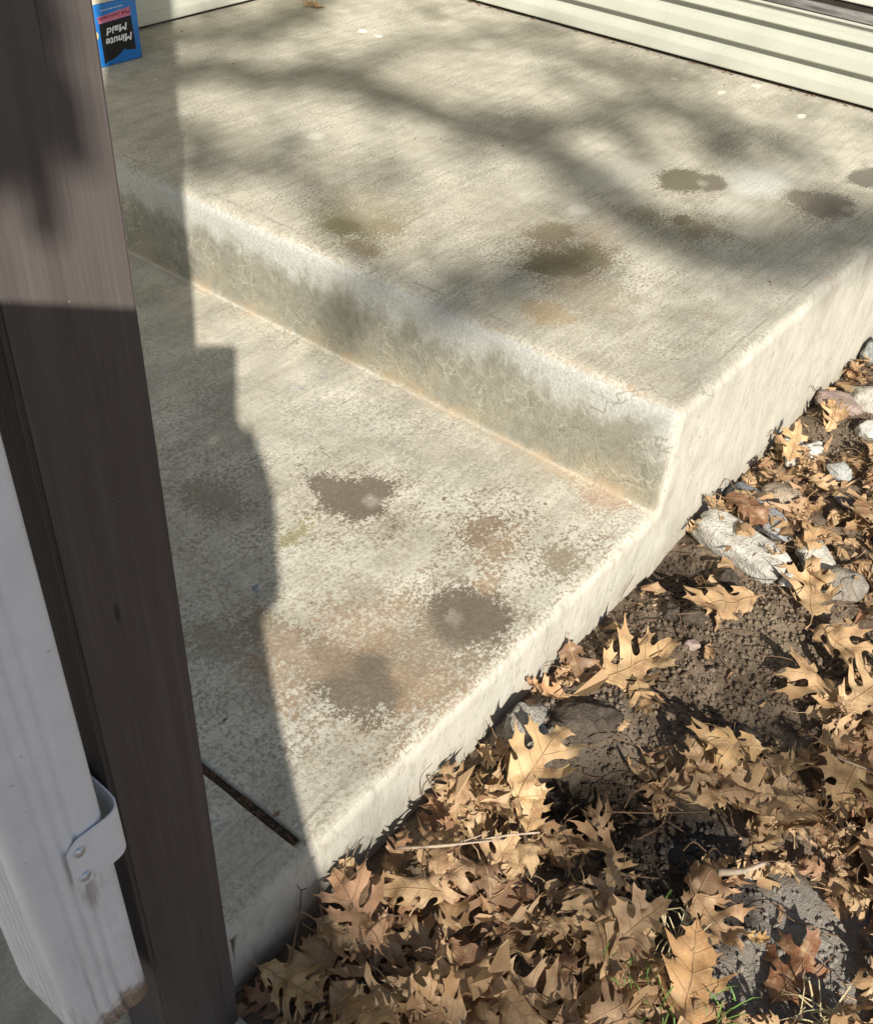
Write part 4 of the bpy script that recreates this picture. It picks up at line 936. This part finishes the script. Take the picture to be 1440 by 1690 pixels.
hero(1125, 1635, (10, -90), .150, FLAT[3], 'big plain brown leaf beside the green sprout at the bottom', (1.0, .86, .72, .5), (.05, .1))
hero(480, 1640, (60, 40), .105, FLAT[1], 'pale leaf in the shade at the foot of the brown post', (1.2, 1.2, 1.1, .5), (.1, .1))
hero(1368, 690, (0, -45), .095, FLAT[5], 'pale curled oak leaf left of the mauve stone near the steps', BR, (.5, .1))
hero(1292, 745, (10, -55), .10, FLAT[4], 'yellow tan leaf leaning on the side of the steps', BR, (.45, .1))
hero(1218, 862, (60, 40), .12, LEAVES[3], 'dark crumpled leaf wedged between the white and grey long stones', (.6, .55, .5, .66), (.1, .2))
hero(888, 1143, (-40, -5), .085, LEAVES[7], 'pink edged curled leaf against the side of the steps', (1.2, 1.02, 1.0, .18), (.2, .1))
hero(1340, 900, (30, -70), .09, FLAT[2], 'small tan leaf lying on the pale cream stone', (1.05, 1.0, .92, .18), (.05, .1))
hero(1250, 1545, (50, 10), .035, FLAT[3], 'tiny golden leaf scrap on the flat grey stone', (1.1, 1.0, .7, .5))
hero(1395, 1315, (-40, 80), .14, FLAT[5], 'broad shaded oak leaf at the right below the bare soil', (.85, .82, .72, .5), (.1, .1))
hero(1180, 1265, (-70, -5), .13, FLAT[1], 'shaded tan oak leaf along the lower rim of the bare soil', (.95, .92, .82, .18), (.2, .0))
hero(518, 12, (-40, -6), .085, FLAT[0], 'single tan oak leaf far back on the landing', (1.1, 1.0, .85, .18), (.05, .15), 0.0, .93, .003, False)

# ------------------------------------------------------------------ twigs, stems, sprouts
M_TWIG = plain('pale_twig', (.42, .33, .24), .85, 60, .3); M_STEM = plain('brown_stem', (.16, .10, .06), .85, 60, .3); M_STRAW = plain('dry_straw', (.50, .42, .24), .8, 60, .25); M_GREEN = plain('green_blade', (.13, .24, .05), .6, 60, .25)
def gz(px, py, up=.0):
    q = onz(px, py, GZ+.03); j, i = hm_at(np.array([q[0]]), np.array([q[1]])); z = max(HM[max(j[0]-1, 0):j[0]+2, max(i[0]-1, 0):i[0]+2].max(), GZ); q = onz(px, py, z+up); return (q[0], min(q[1], -.006), z+up)
def twig(name, lists, mat, label, cat='twig', group=None):
    V, F = [], []
    for pts, r0, r1 in lists:
        P = spline([gz(*p) for p in pts], 5); n = len(P); tube_vf(P, [r0+(r1-r0)*i/(n-1) for i in range(n)], 6, V, F)
    return tag(link(name, mesh_from(name, V, F, True), mat), label, cat, group)
twig('twig', [([(655, 1400, .008), (740, 1396, .02), (830, 1380, .03), (890, 1374, .02)], .0022, .0014), ([(700, 1398, .015), (770, 1392, .024), (830, 1386, .02)], .0016, .0008), ([(740, 1396, .02), (790, 1380, .028), (810, 1370, .03)], .0012, .0006)], M_TWIG, 'pale forked twig lying on the leaves below the steps')
twig('stem', [([(480, 1585, .0), (488, 1540, .04), (495, 1500, .075), (497, 1470, .10)], .0016, .0012), ([(497, 1470, .10), (490, 1462, .11)], .001, .0006), ([(497, 1470, .10), (506, 1466, .112)], .001, .0006)], M_STEM, 'thin upright stem with a forked tip in front of the shaded step side', 'stem')
twig('stem', [([(533, 1520, .0), (528, 1490, .03), (526, 1475, .04)], .0014, .0008)], M_STEM, 'short dark stem at the corner of the post shadow', 'stem')
twig('stem', [([(1380, 1250, .02), (1410, 1262, .025), (1445, 1275, .02)], .0014, .0010)], M_TWIG, 'straight pale stem at the right edge above the shaded leaves', 'stem')
twig('stem', [([(1000, 1340, .02), (1080, 1342, .03), (1170, 1340, .02)], .0010, .0008)], M_STEM, 'thin brown stem across the shaded leaves below the dark hole', 'stem')
twig('stem', [([(1310, 1310, .02), (1360, 1350, .03), (1385, 1375, .02)], .0010, .0008)], M_STEM, 'thin reddish stem slanting across the leaves at right', 'stem')
twig('twig', [([(1185, 1440, .01), (1225, 1438, .018), (1262, 1425, .015)], .005, .003), ([(1225, 1438, .018), (1240, 1452, .012)], .003, .001)], M_TWIG, 'short thick pale twig above the flat grey stones')
twig('stem', [([(1332, 640, .01), (1330, 632, .05), (1345, 645, .05)], .0009, .0007)], M_STEM, 'bent hair thin stem leaning on the upper side of the steps', 'stem')
twig('stem', [([(1020, 985, .01), (1026, 955, .03), (1034, 942, .04)], .0010, .0007)], M_STEM, 'curved stem rising against the side of the lower step', 'stem')
twig('stem', [([(668, 1296, .02), (700, 1294, .03), (722, 1275, .05)], .0010, .0008)], M_STEM, 'hooked dark stem in front of the lower step side', 'stem')
def sprout(px, py, n, hgt, spread, mat, label, cat, seed, bend=.6):
    rr = random.Random(seed); V, F = [], []; c = Vector(gz(px, py))
    for _ in range(n):
        an = rr.uniform(0, 2*PI); d = Vector((math.cos(an), math.sin(an), 0)); h_ = hgt*rr.uniform(.5, 1); s = spread*rr.uniform(.4, 1)
        b0 = c+Vector((rr.gauss(0, .012), rr.gauss(0, .012), -.004)); w_ = .0011*rr.uniform(.7, 1.3); pd = Vector((-d.y, d.x, 0))
        P = [b0, b0+d*s*.25+Vector((0, 0, h_*.55)), b0+d*s*.6+Vector((0, 0, h_*.95)), b0+d*s+Vector((0, 0, h_*(1-bend)))]
        base = len(V)
        for i, p in enumerate(P):
            ww = w_*(1, .9, .7, .15)[i]; V += [p-pd*ww, p+Vector((0, 0, -ww*.5)), p+pd*ww]
        for i in range(3):
            k = base+3*i; F += [(k, k+1, k+4, k+3), (k+1, k+2, k+5, k+4)]
    return tag(link('grass_sprout' if mat is M_GREEN else 'straw_tuft', mesh_from('blades', V, F), mat), label, cat)
sprout(1112, 1545, 30, .03, .06, M_STRAW, 'tuft of dry yellow straw curling over the dark soil', 'dry grass', 1, 1.0)
sprout(1090, 1525, 6, .045, .04, M_GREEN, 'green blades beside the dry straw tuft', 'grass', 2)
sprout(1040, 1608, 12, .02, .02, M_GREEN, 'small bright green sprout among the brown leaves', 'grass', 3)
sprout(1190, 1662, 9, .018, .045, M_GREEN, 'flat green feathery sprout left of the flat grey stone', 'grass', 4)
sprout(1075, 1675, 8, .04, .05, M_GREEN, 'green blades at the bottom edge below the leaves', 'grass', 5)
sprout(1360, 1670, 22, .02, .07, M_STRAW, 'sparse dry grass at the bottom right corner', 'dry grass', 6, .9)
def roots():
    V, F = [], []; rr = random.Random(5)
    for _ in range(420):
        a = rr.uniform(-1, 1.3); b = rr.uniform(-.75, -.02)
        if a > .9: b = rr.uniform(-.3, -.02)
        j, i = hm_at(np.array([a]), np.array([b])); z = HM[j[0], i[0]]+.003; an = rr.uniform(0, 2*PI); ln = rr.uniform(.02, .075); d = np.array([math.cos(an), math.sin(an)]); q = np.array([-d[1], d[0]])*rr.gauss(0, .3)*ln
        pts = [(a, b, z), (a+d[0]*ln*.5+q[0]*.5, b+d[1]*ln*.5+q[1]*.5, z+rr.uniform(.002, .014)), (a+d[0]*ln, b+d[1]*ln, z+rr.uniform(-.002, .008))]
        pts = [(p[0], min(p[1], -.004), p[2]) for p in pts]; tube_vf(spline(pts, 3), rr.uniform(.0005, .0011), 4, V, F, False)
    tag(link('loose_stalks', mesh_from('loose_stalks', V, F), M_STEM), 'fine loose leaf stalks scattered through the litter', 'leaf litter', kind='stuff')
roots()
def grit():
    V, F = [], []; rr = random.Random(9); spots = [(685, 230, 0), (647, 262, 0), (700, 10, 0), (790, 22, 0), (830, 240, 0), (1270, 465, 0), (1272, 470, 0), (300, 52, 0), (340, 60, 0), (286, 105, 0), (385, 105, 0), (250, 437, -H), (255, 435, -H), (228, 428, -H), (233, 272, 0), (440, 30, 0), (456, 57, 0), (733, 823, -H), (900, 832, -H), (514, 995, -H), (370, 1188, -H), (455, 1345, -H), (1090, 95, 0), (1130, 110, 0), (1195, 140, 0), (1245, 150, 0)]
    for _ in range(90): spots.append((rr.uniform(330, 1400), rr.uniform(60, 640), 0))
    for _ in range(50): spots.append((rr.uniform(300, 900), rr.uniform(620, 1250), -H))
    for i, (x, y, z) in enumerate(spots):
        q = onz(x, y, z)
        if z == 0 and (q[0] < .04 or q[1] < .04 or q[0] > W-.03): continue
        if z < 0 and (q[0] > -.03 or q[1] < .04): continue
        s = rr.uniform(.0018, .0042) if i < 26 else rr.uniform(.0007, .0018); base = len(V); an = rr.uniform(0, 6.28)
        for t in range(5): V.append((q[0]+math.cos(an+t*1.257)*s*rr.uniform(.8, 2.0), q[1]+math.sin(an+t*1.257)*s*rr.uniform(.5, 1.0), z+.0004))
        V.append((q[0], q[1], z+.0004+s*.7)); F += [(base+t, base+(t+1) % 5, base+5) for t in range(5)]
    tag(link('grit', mesh_from('grit', V, F), M_STEM), 'specks of dirt scattered on the concrete', 'dirt', kind='stuff')
grit()
# crumbs caught in the dark gap below the siding
V, F = [], []; rr = random.Random(4)
for _ in range(160):
    y = rr.uniform(0.2, L-.1); x = W-.001-rr.random()**2*.03; s = rr.uniform(.0015, .005); base = len(V)
    for t in range(5): V.append((x+math.cos(t*1.257)*s, y+math.sin(t*1.257)*s*rr.uniform(.8, 2.5), .0006))
    V.append((x, y, .0006+s*.8)); F += [(base+t, base+(t+1) % 5, base+5) for t in range(5)]
tag(link('gap_debris', mesh_from('gap_debris', V, F), M_STEM), 'dark crumbs caught in the gap under the siding', 'dirt', kind='stuff')
V, F = [], []
for _ in range(260):
    y = rr.uniform(.004, .5); x = -.886+rr.uniform(-.007, .007); s = rr.uniform(.001, .0035); base = len(V); z = -H-.0125
    for t in range(5): V.append((x+math.cos(t*1.257)*s, y+math.sin(t*1.257)*s*rr.uniform(.8, 2.5), z))
    V.append((x, y, z+s*1.2)); F += [(base+t, base+(t+1) % 5, base+5) for t in range(5)]
tag(link('joint_debris', mesh_from('joint_debris', V, F), M_STEM), 'brown debris packed in the joint across the lower step', 'dirt', kind='stuff')

# ------------------------------------------------------------------ tree whose branches throw the dappled shade (stands towards the sun, out of frame)
M_BARK = plain('oak_bark', (.09, .07, .05), .95, 14, .4)
def up_sun(x, y, z, T): return onz(x, y, z)+SUNV*T
trunk_base = CAM-DH*11.0-LAT*4.6; trunk_base[2] = GZ
tree = empty('oak_tree', tuple(trunk_base)); tag(tree, 'bare oak tree out of view whose branches shade the landing', 'tree')
V, F = tube_vf(spline([trunk_base-np.array((0, 0, .2)), trunk_base+np.array((.1, .1, 1.5)), trunk_base+np.array((.0, .3, 3.5)), trunk_base+np.array((.3, .2, 6.0)), trunk_base+np.array((.6, .3, 8.5))], 6), list(np.linspace(.24, .07, 25)), 14)
child('trunk', mesh_from('trunk', V, F, True), M_BARK, tree)
def limb(pix, r0, r1, T=8.5, z=0.0, twigs=7, seed=0, name='limb', root=True):
    rr = random.Random(seed); P = [up_sun(x, y, z, T+rr.uniform(-.4, .4)) for x, y in pix]
    if root:
        s = P[0]; tb = trunk_base.copy(); tb[2] = min(max(s[2]-1.2, 2.0), 7.5)+GZ; m = (tb+s)/2+np.array((0, 0, .25)); 
        P = [tb, m]+P
    S = spline(P, 6); n = len(S); rad = [r0*1.4+(r1-r0*1.4)*(i/(n-1)) if root else r0+(r1-r0)*(i/(n-1)) for i in range(n)]
    V, F = tube_vf(S, rad, 8); st_ = 8 if root else 1
    for _ in range(twigs):
        i = rr.randrange(st_, n-1); p = S[i]; d = np.array([rr.gauss(0, 1), rr.gauss(0, 1), rr.gauss(0, 1)]); d /= np.linalg.norm(d); ln = rr.uniform(.12, .4)
        q = p+d*ln+np.array([rr.gauss(0, .06) for _ in range(3)]); tube_vf(spline([p, (p+q)/2+np.array([rr.gauss(0, .03) for _ in range(3)]), q], 4), list(np.linspace(.010, .003, 9)), 5, V, F)
    child(name, mesh_from(name, V, F, True), M_BARK, tree)
limb([(60, 60), (300, 62), (420, 56), (500, 22), (600, -60)], .045, .030, 12, 0, 10, 1)
limb([(180, 160), (430, 132), (540, 122), (660, 165), (800, 218), (900, 245), (965, 290), (1000, 340)], .050, .046, 12, 0, 12, 2)
limb([(840, 225), (960, 195), (1060, 175), (1180, 200), (1260, 228), (1340, 262)], .045, .034, 12.4, 0, 14, 3, root=False)
limb([(1000, 340), (1060, 385), (1150, 405), (1260, 432), (1360, 405), (1460, 350)], .036, .052, 12, 0, 10, 4, root=False)
limb([(160, 250), (310, 285), (420, 268), (520, 232)], .034, .024, 12.5, 0, 8, 5)
limb([(420, 268), (520, 330), (600, 420), (660, 478), (715, 505), (790, 470), (880, 430), (980, 430)], .020, .042, 12, 0, 9, 6, root=False)
limb([(560, 125), (680, 70), (800, 66), (920, 84), (1040, 110), (1160, 120)], .030, .024, 13, 0, 12, 7, root=False)
limb([(320, 1690), (560, 1720), (720, 1660), (880, 1560), (980, 1420), (1080, 1350), (1200, 1300), (1330, 1265), (1470, 1230)], .016, .020, 11, GZ+.03, 10, 8)
limb([(600, 1700), (700, 1720), (820, 1740), (900, 1790)], .03, .022, 11, GZ+.03, 6, 11, root=False)
clump = []; rc_ = random.Random(21)
for x, y, z, r, f in ((400, 52, 0, .12, .5), (330, 265, 0, .13, .45), (430, 262, 0, .10, .3), (545, 128, 0, .12, .5), (640, 158, 0, .10, .6), (800, 215, 0, .10, .65), (950, 275, 0, .10, .6), (1090, 170, 0, .13, .5), (1240, 225, 0, .13, .55), (1010, 225, 0, .16, .4), (1150, 215, 0, .14, .4), (1110, 400, 0, .10, .35), (1280, 432, 0, .13, .6), (1400, 400, 0, .13, .5), (720, 45, 0, .13, .35), (860, 72, 0, .15, .4), (700, 500, 0, .11, .6), (640, 472, 0, .09, .4), (910, 430, 0, .11, .4), (1340, 180, 0, .11, .3), (600, 275, 0, .13, .25), (980, 130, 0, .14, .3), (480, 20, 0, .12, .5), (1060, 320, 0, .09, .3), (1440, 455, -.1, .06, .4),
        (1010, 1335, GZ, .07, .3), (1270, 1285, GZ, .10, .3)):
    f = min(.82, f*1.35); c_ = onz(x, y, z); nl = int(-math.log(1-f)*(PI*r*r*.8)/.0042)
    for _ in range(nl):
        p = c_+np.array([rc_.gauss(0, r*.55), rc_.gauss(0, r*.55), 0])+SUNV*(12+rc_.uniform(-.9, .9)); Q = Matrix.Rotation(rc_.uniform(0, 6.28), 3, 'Z') @ Matrix.Rotation(rc_.uniform(-.9, .9), 3, 'X') @ Matrix.Rotation(rc_.uniform(-.9, .9), 3, 'Y')
        clump.append((FLAT[rc_.randrange(6)], Matrix.Translation(Vector(p)) @ Q.to_4x4() @ Matrix.Diagonal((.13, .13, .13, 1))))
tag(child('foliage', join_leaves(clump, 'foliage'), M_LEAFMASS, tree), kind='stuff')
# low bough with hanging leaves, close enough to throw crisp shapes on the post
def on_post(x, y, T): return ony(x, y, PY0)+SUNV*T
bg_ = [on_post(-300, -180, 2.4), on_post(-120, -90, 2.3), on_post(0, -60, 2.25), on_post(60, -100, 2.3), on_post(110, -180, 2.3)]
V, F = tube_vf(spline([trunk_base+np.array((0, 0, 3.0)), (trunk_base+np.array((0, 0, 3.0)))*.45+bg_[0]*.55+np.array((0, 0, .5))]+[on_post(-1700, -420, 3.0), on_post(-900, -300, 2.6)]+bg_, 6), list(np.linspace(.05, .008, 49)), 8)
child('low_bough', mesh_from('low_bough', V, F, True), M_BARK, tree)
lst = []
rr = random.Random(12)
def hang(x, y, T, size, ang):
    p = on_post(x, y, T); me = FLAT[rr.randrange(6)]
    # blade faces the sun, tip hanging down
    zax = Vector(SUNV); yax = Vector((math.sin(ang)*LAT[0], math.sin(ang)*LAT[1], -math.cos(ang))); yax = (yax-zax*yax.dot(zax)).normalized(); xax = yax.cross(zax)
    R = Matrix((xax, yax, zax)).transposed() @ Matrix.Rotation(rr.uniform(-.4, .4), 3, 'Y'); lst.append((me, Matrix.Translation(Vector(p)) @ R.to_4x4() @ Matrix.Diagonal((size, size, size, 1))))
for x, y, s, a in ((0, -190, .14, .2), (40, -230, .16, -.1), (90, -200, .13, .1), (-20, -110, .10, .3), (40, -150, .13, 0), (-60, -170, .15, 0), (20, -240, .16, .3), (70, -280, .16, -.2), (0, -300, .16, 0), (100, -150, .09, .1), (70, -370, .16, .3), (0, -380, .16, -.3), (90, -360, .14, 0), (75, -100, .10, .1), (10, -60, .09, 0), (110, -80, .08, .1)):
    hang(x, y-70, 2.25+rr.uniform(-.1, .1), s, a)
edge_lat = float((np.array([PX1, PY0, 0])-CAM)[:2] @ LAT[:2])-.006
for i, (me_, Mx_) in enumerate(lst):
    c_, _d = vco(me_); A_ = np.array(Mx_); wv_ = c_@A_[:3, :3].T+A_[:3, 3]; ex = float(((wv_-CAM)[:, :2]@LAT[:2]).max())-edge_lat
    if ex > 0: lst[i] = (me_, Matrix.Translation(Vector(-LAT*ex)) @ Mx_)
V, F = [], []
for pp, rw in (([(60, 120), (66, 220), (72, 320), (76, 392)], .0085), ([(112, 150), (126, 220), (138, 278)], .008), ([(20, 150), (8, 230), (-4, 290)], .008), ([(66, 220), (40, 250), (20, 262)], .005)):
    P_ = spline([on_post(x, y, 2.2) for x, y in pp], 5); tube_vf(P_, [rw*(1.15-.3*i/len(P_)) for i in range(len(P_))], 8, V, F)
child('hanging_twigs', mesh_from('hanging_twigs', V, F, True), M_BARK, tree)
tag(child('foliage', join_leaves(lst, 'foliage'), M_LEAFMASS, tree), kind='stuff')

# ------------------------------------------------------------------ the person taking the picture (behind the lens; only the shadow is in view)
def pt(back, lat, above): q = CAM-DH*back+LAT*lat; return Vector((q[0], q[1], GZ+above))
def person():
    J, E, R = [], [], []
    def add(p, r, par=None, r2=None):
        J.append(p); R.append((r, r2 or r)); i = len(J)-1
        if par is not None: E.append((par, i))
        return i
    c = -.115
    pel = add(pt(.46, c, .90), .135, None, .11); wst = add(pt(.45, c, 1.08), .112, pel, .10); chs = add(pt(.44, c, 1.25), .175, wst, .125); nek0 = add(pt(.44, c+.01, 1.385), .075, chs); nek = add(pt(.43, c+.02, 1.44), .052, nek0)
    hd = add(pt(.41, c+.03, 1.53), .085, nek, .095); add(pt(.41, c+.03, 1.60), .068, hd)
    ph = CAM-RGT*.006-UPV*.150-FWD*.03; hand = Vector(ph)+Vector(LAT)*.035
    s1 = add(pt(.44, -.005, 1.375), .075, chs); e1 = add(pt(.50, .012, 1.215), .050, s1); w1 = add(pt(.14, .025, 1.115), .032, e1); h1 = add(Vector(CAM-UPV*.138-FWD*.034)+Vector(LAT)*.012, .038, w1, .034)
    for k, (dz, ln) in enumerate(((.045, .06), (.022, .07), (0, .068), (-.022, .055))):
        b0 = J[h1]+Vector(UPV)*dz+Vector(FWD)*.022; i = add(b0, .0095, h1); i = add(b0-Vector(RGT)*ln*.45+Vector(FWD)*.012, .009, i); add(b0-Vector(RGT)*ln, .008, i)
    t0 = add(J[h1]+Vector(UPV)*.03-Vector(FWD)*.02, .011, h1); add(J[h1]+Vector(UPV)*.05-Vector(FWD)*.028-Vector(RGT)*.035, .009, t0)
    s2 = add(pt(.44, c-.150, 1.345), .066, chs); e2 = add(pt(.48, c-.20, 1.10), .048, s2); w2 = add(pt(.42, c-.20, .88), .032, e2); h2 = add(pt(.40, c-.20, .80), .034, w2, .02)
    for k in range(4): i = add(pt(.375+.02*k, c-.20, .74), .0095, h2); add(pt(.37+.02*k, c-.195, .69), .008, i)
    t1 = add(pt(.36, c-.19, .78), .010, h2); add(pt(.35, c-.185, .74), .009, t1)
    for s in (-1, 1):
        hp = add(pt(.46, c+s*.10, .80), .105, pel); kn = add(pt(.44, c+s*.125, .47), .085, hp); an = add(pt(.47, c+s*.13, .085), .052, kn); hl = add(pt(.44, c+s*.13, .045), .042, an); add(pt(.30, c+s*.14, .035), .034, hl)
    me = bpy.data.meshes.new('person'); me.from_pydata([tuple(p) for p in J], E, []); o = link('person', me)
    m = o.modifiers.new('skin', 'SKIN'); m.use_smooth_shade = True
    sv = me.skin_vertices[0].data
    for i, (a, b) in enumerate(R): sv[i].radius = (a, b)
    sv[0].use_root = True
    s = o.modifiers.new('sub', 'SUBSURF'); s.levels = 2; s.render_levels = 2
    k = NT('clothing', .9, .2); P = k.pos(); z = k.sep(P)[2]; n = k.noise(P, 40, 3)
    col = k.mix(k.ss(z, GZ+.91, GZ+.93), k.mix(n, (.03, .045, .09), (.05, .07, .12)), k.mix(n, (.05, .055, .06), (.09, .095, .10))); col = k.mix(k.ss(z, GZ+1.41, GZ+1.42), col, (.45, .28, .20)); col = k.mix(k.ss(z, GZ+.10, GZ+.09), col, (.03, .03, .03)); k.done(col, k.bump(n, .3, .003))
    me.materials.append(k.m)
    return tag(o, 'person in a dark jacket holding a phone, only their shadow in view', 'person')
person()
bag = empty('shade_bag', tuple(pt(.46, -.42, .60))); tag(bag, 'dark shoulder bag hanging at the person\'s side, only its shadow in view', 'bag')  # unseen bag, added to shade the path at the lower left
M_BAG = plain('bag_cloth', (.06, .055, .05), .9, 60, .3)
bb = box_bm((-.12, -.05, 0), (.12, .05, .34), .03, 4); o_ = link('shade_bag_body', bm_mesh('shade_bag_body', bb, True), M_BAG, bag); bag.rotation_euler.z = math.atan2(LAT[1], LAT[0])
V, F = tube_vf(spline([(-.08, 0, .33), (-.02, 0, .6), (.12, 0, .80), (.20, 0, .72), (.12, 0, .5), (.08, 0, .33)], 6), .012, 6); link('shade_bag_strap', mesh_from('shade_bag_strap', V, F, True), M_BAG, bag)
phb = box_bm((-.045, -.150, .0115), (.032, .031, .0195), .0035, 3)
flap_bm = box_bm((-.150, -.170, .0155), (-.0455, .031, .0190), .0015, 2)  # added flap that widens the phone shadow and gives it a flat top
pm = bm_mesh('phone', phb, True); po = empty('phone', tuple(CAM)); po.matrix_world = M4
tag(po, 'dark phone held by the person, with an added shade flap, only shadow in view', 'phone')
link('shade_flap', bm_mesh('shade_flap', flap_bm, True), plain('flap_leather', (.05, .03, .02), .6, 40, .2), po)
link('phone_body', pm, plain('dark_glass', (.02, .02, .022), .25, 20, .1), po)
lb_ = bmesh.new(); bmesh.ops.create_cone(lb_, cap_ends=True, segments=20, radius1=.006, radius2=.006, depth=.002, matrix=Matrix.Translation((0, 0, .0102)))
link('lens_ring', bm_mesh('lens_ring', lb_, False), plain('lens_metal', (.3, .3, .32), .3, 20, .1, .5, .8), po)
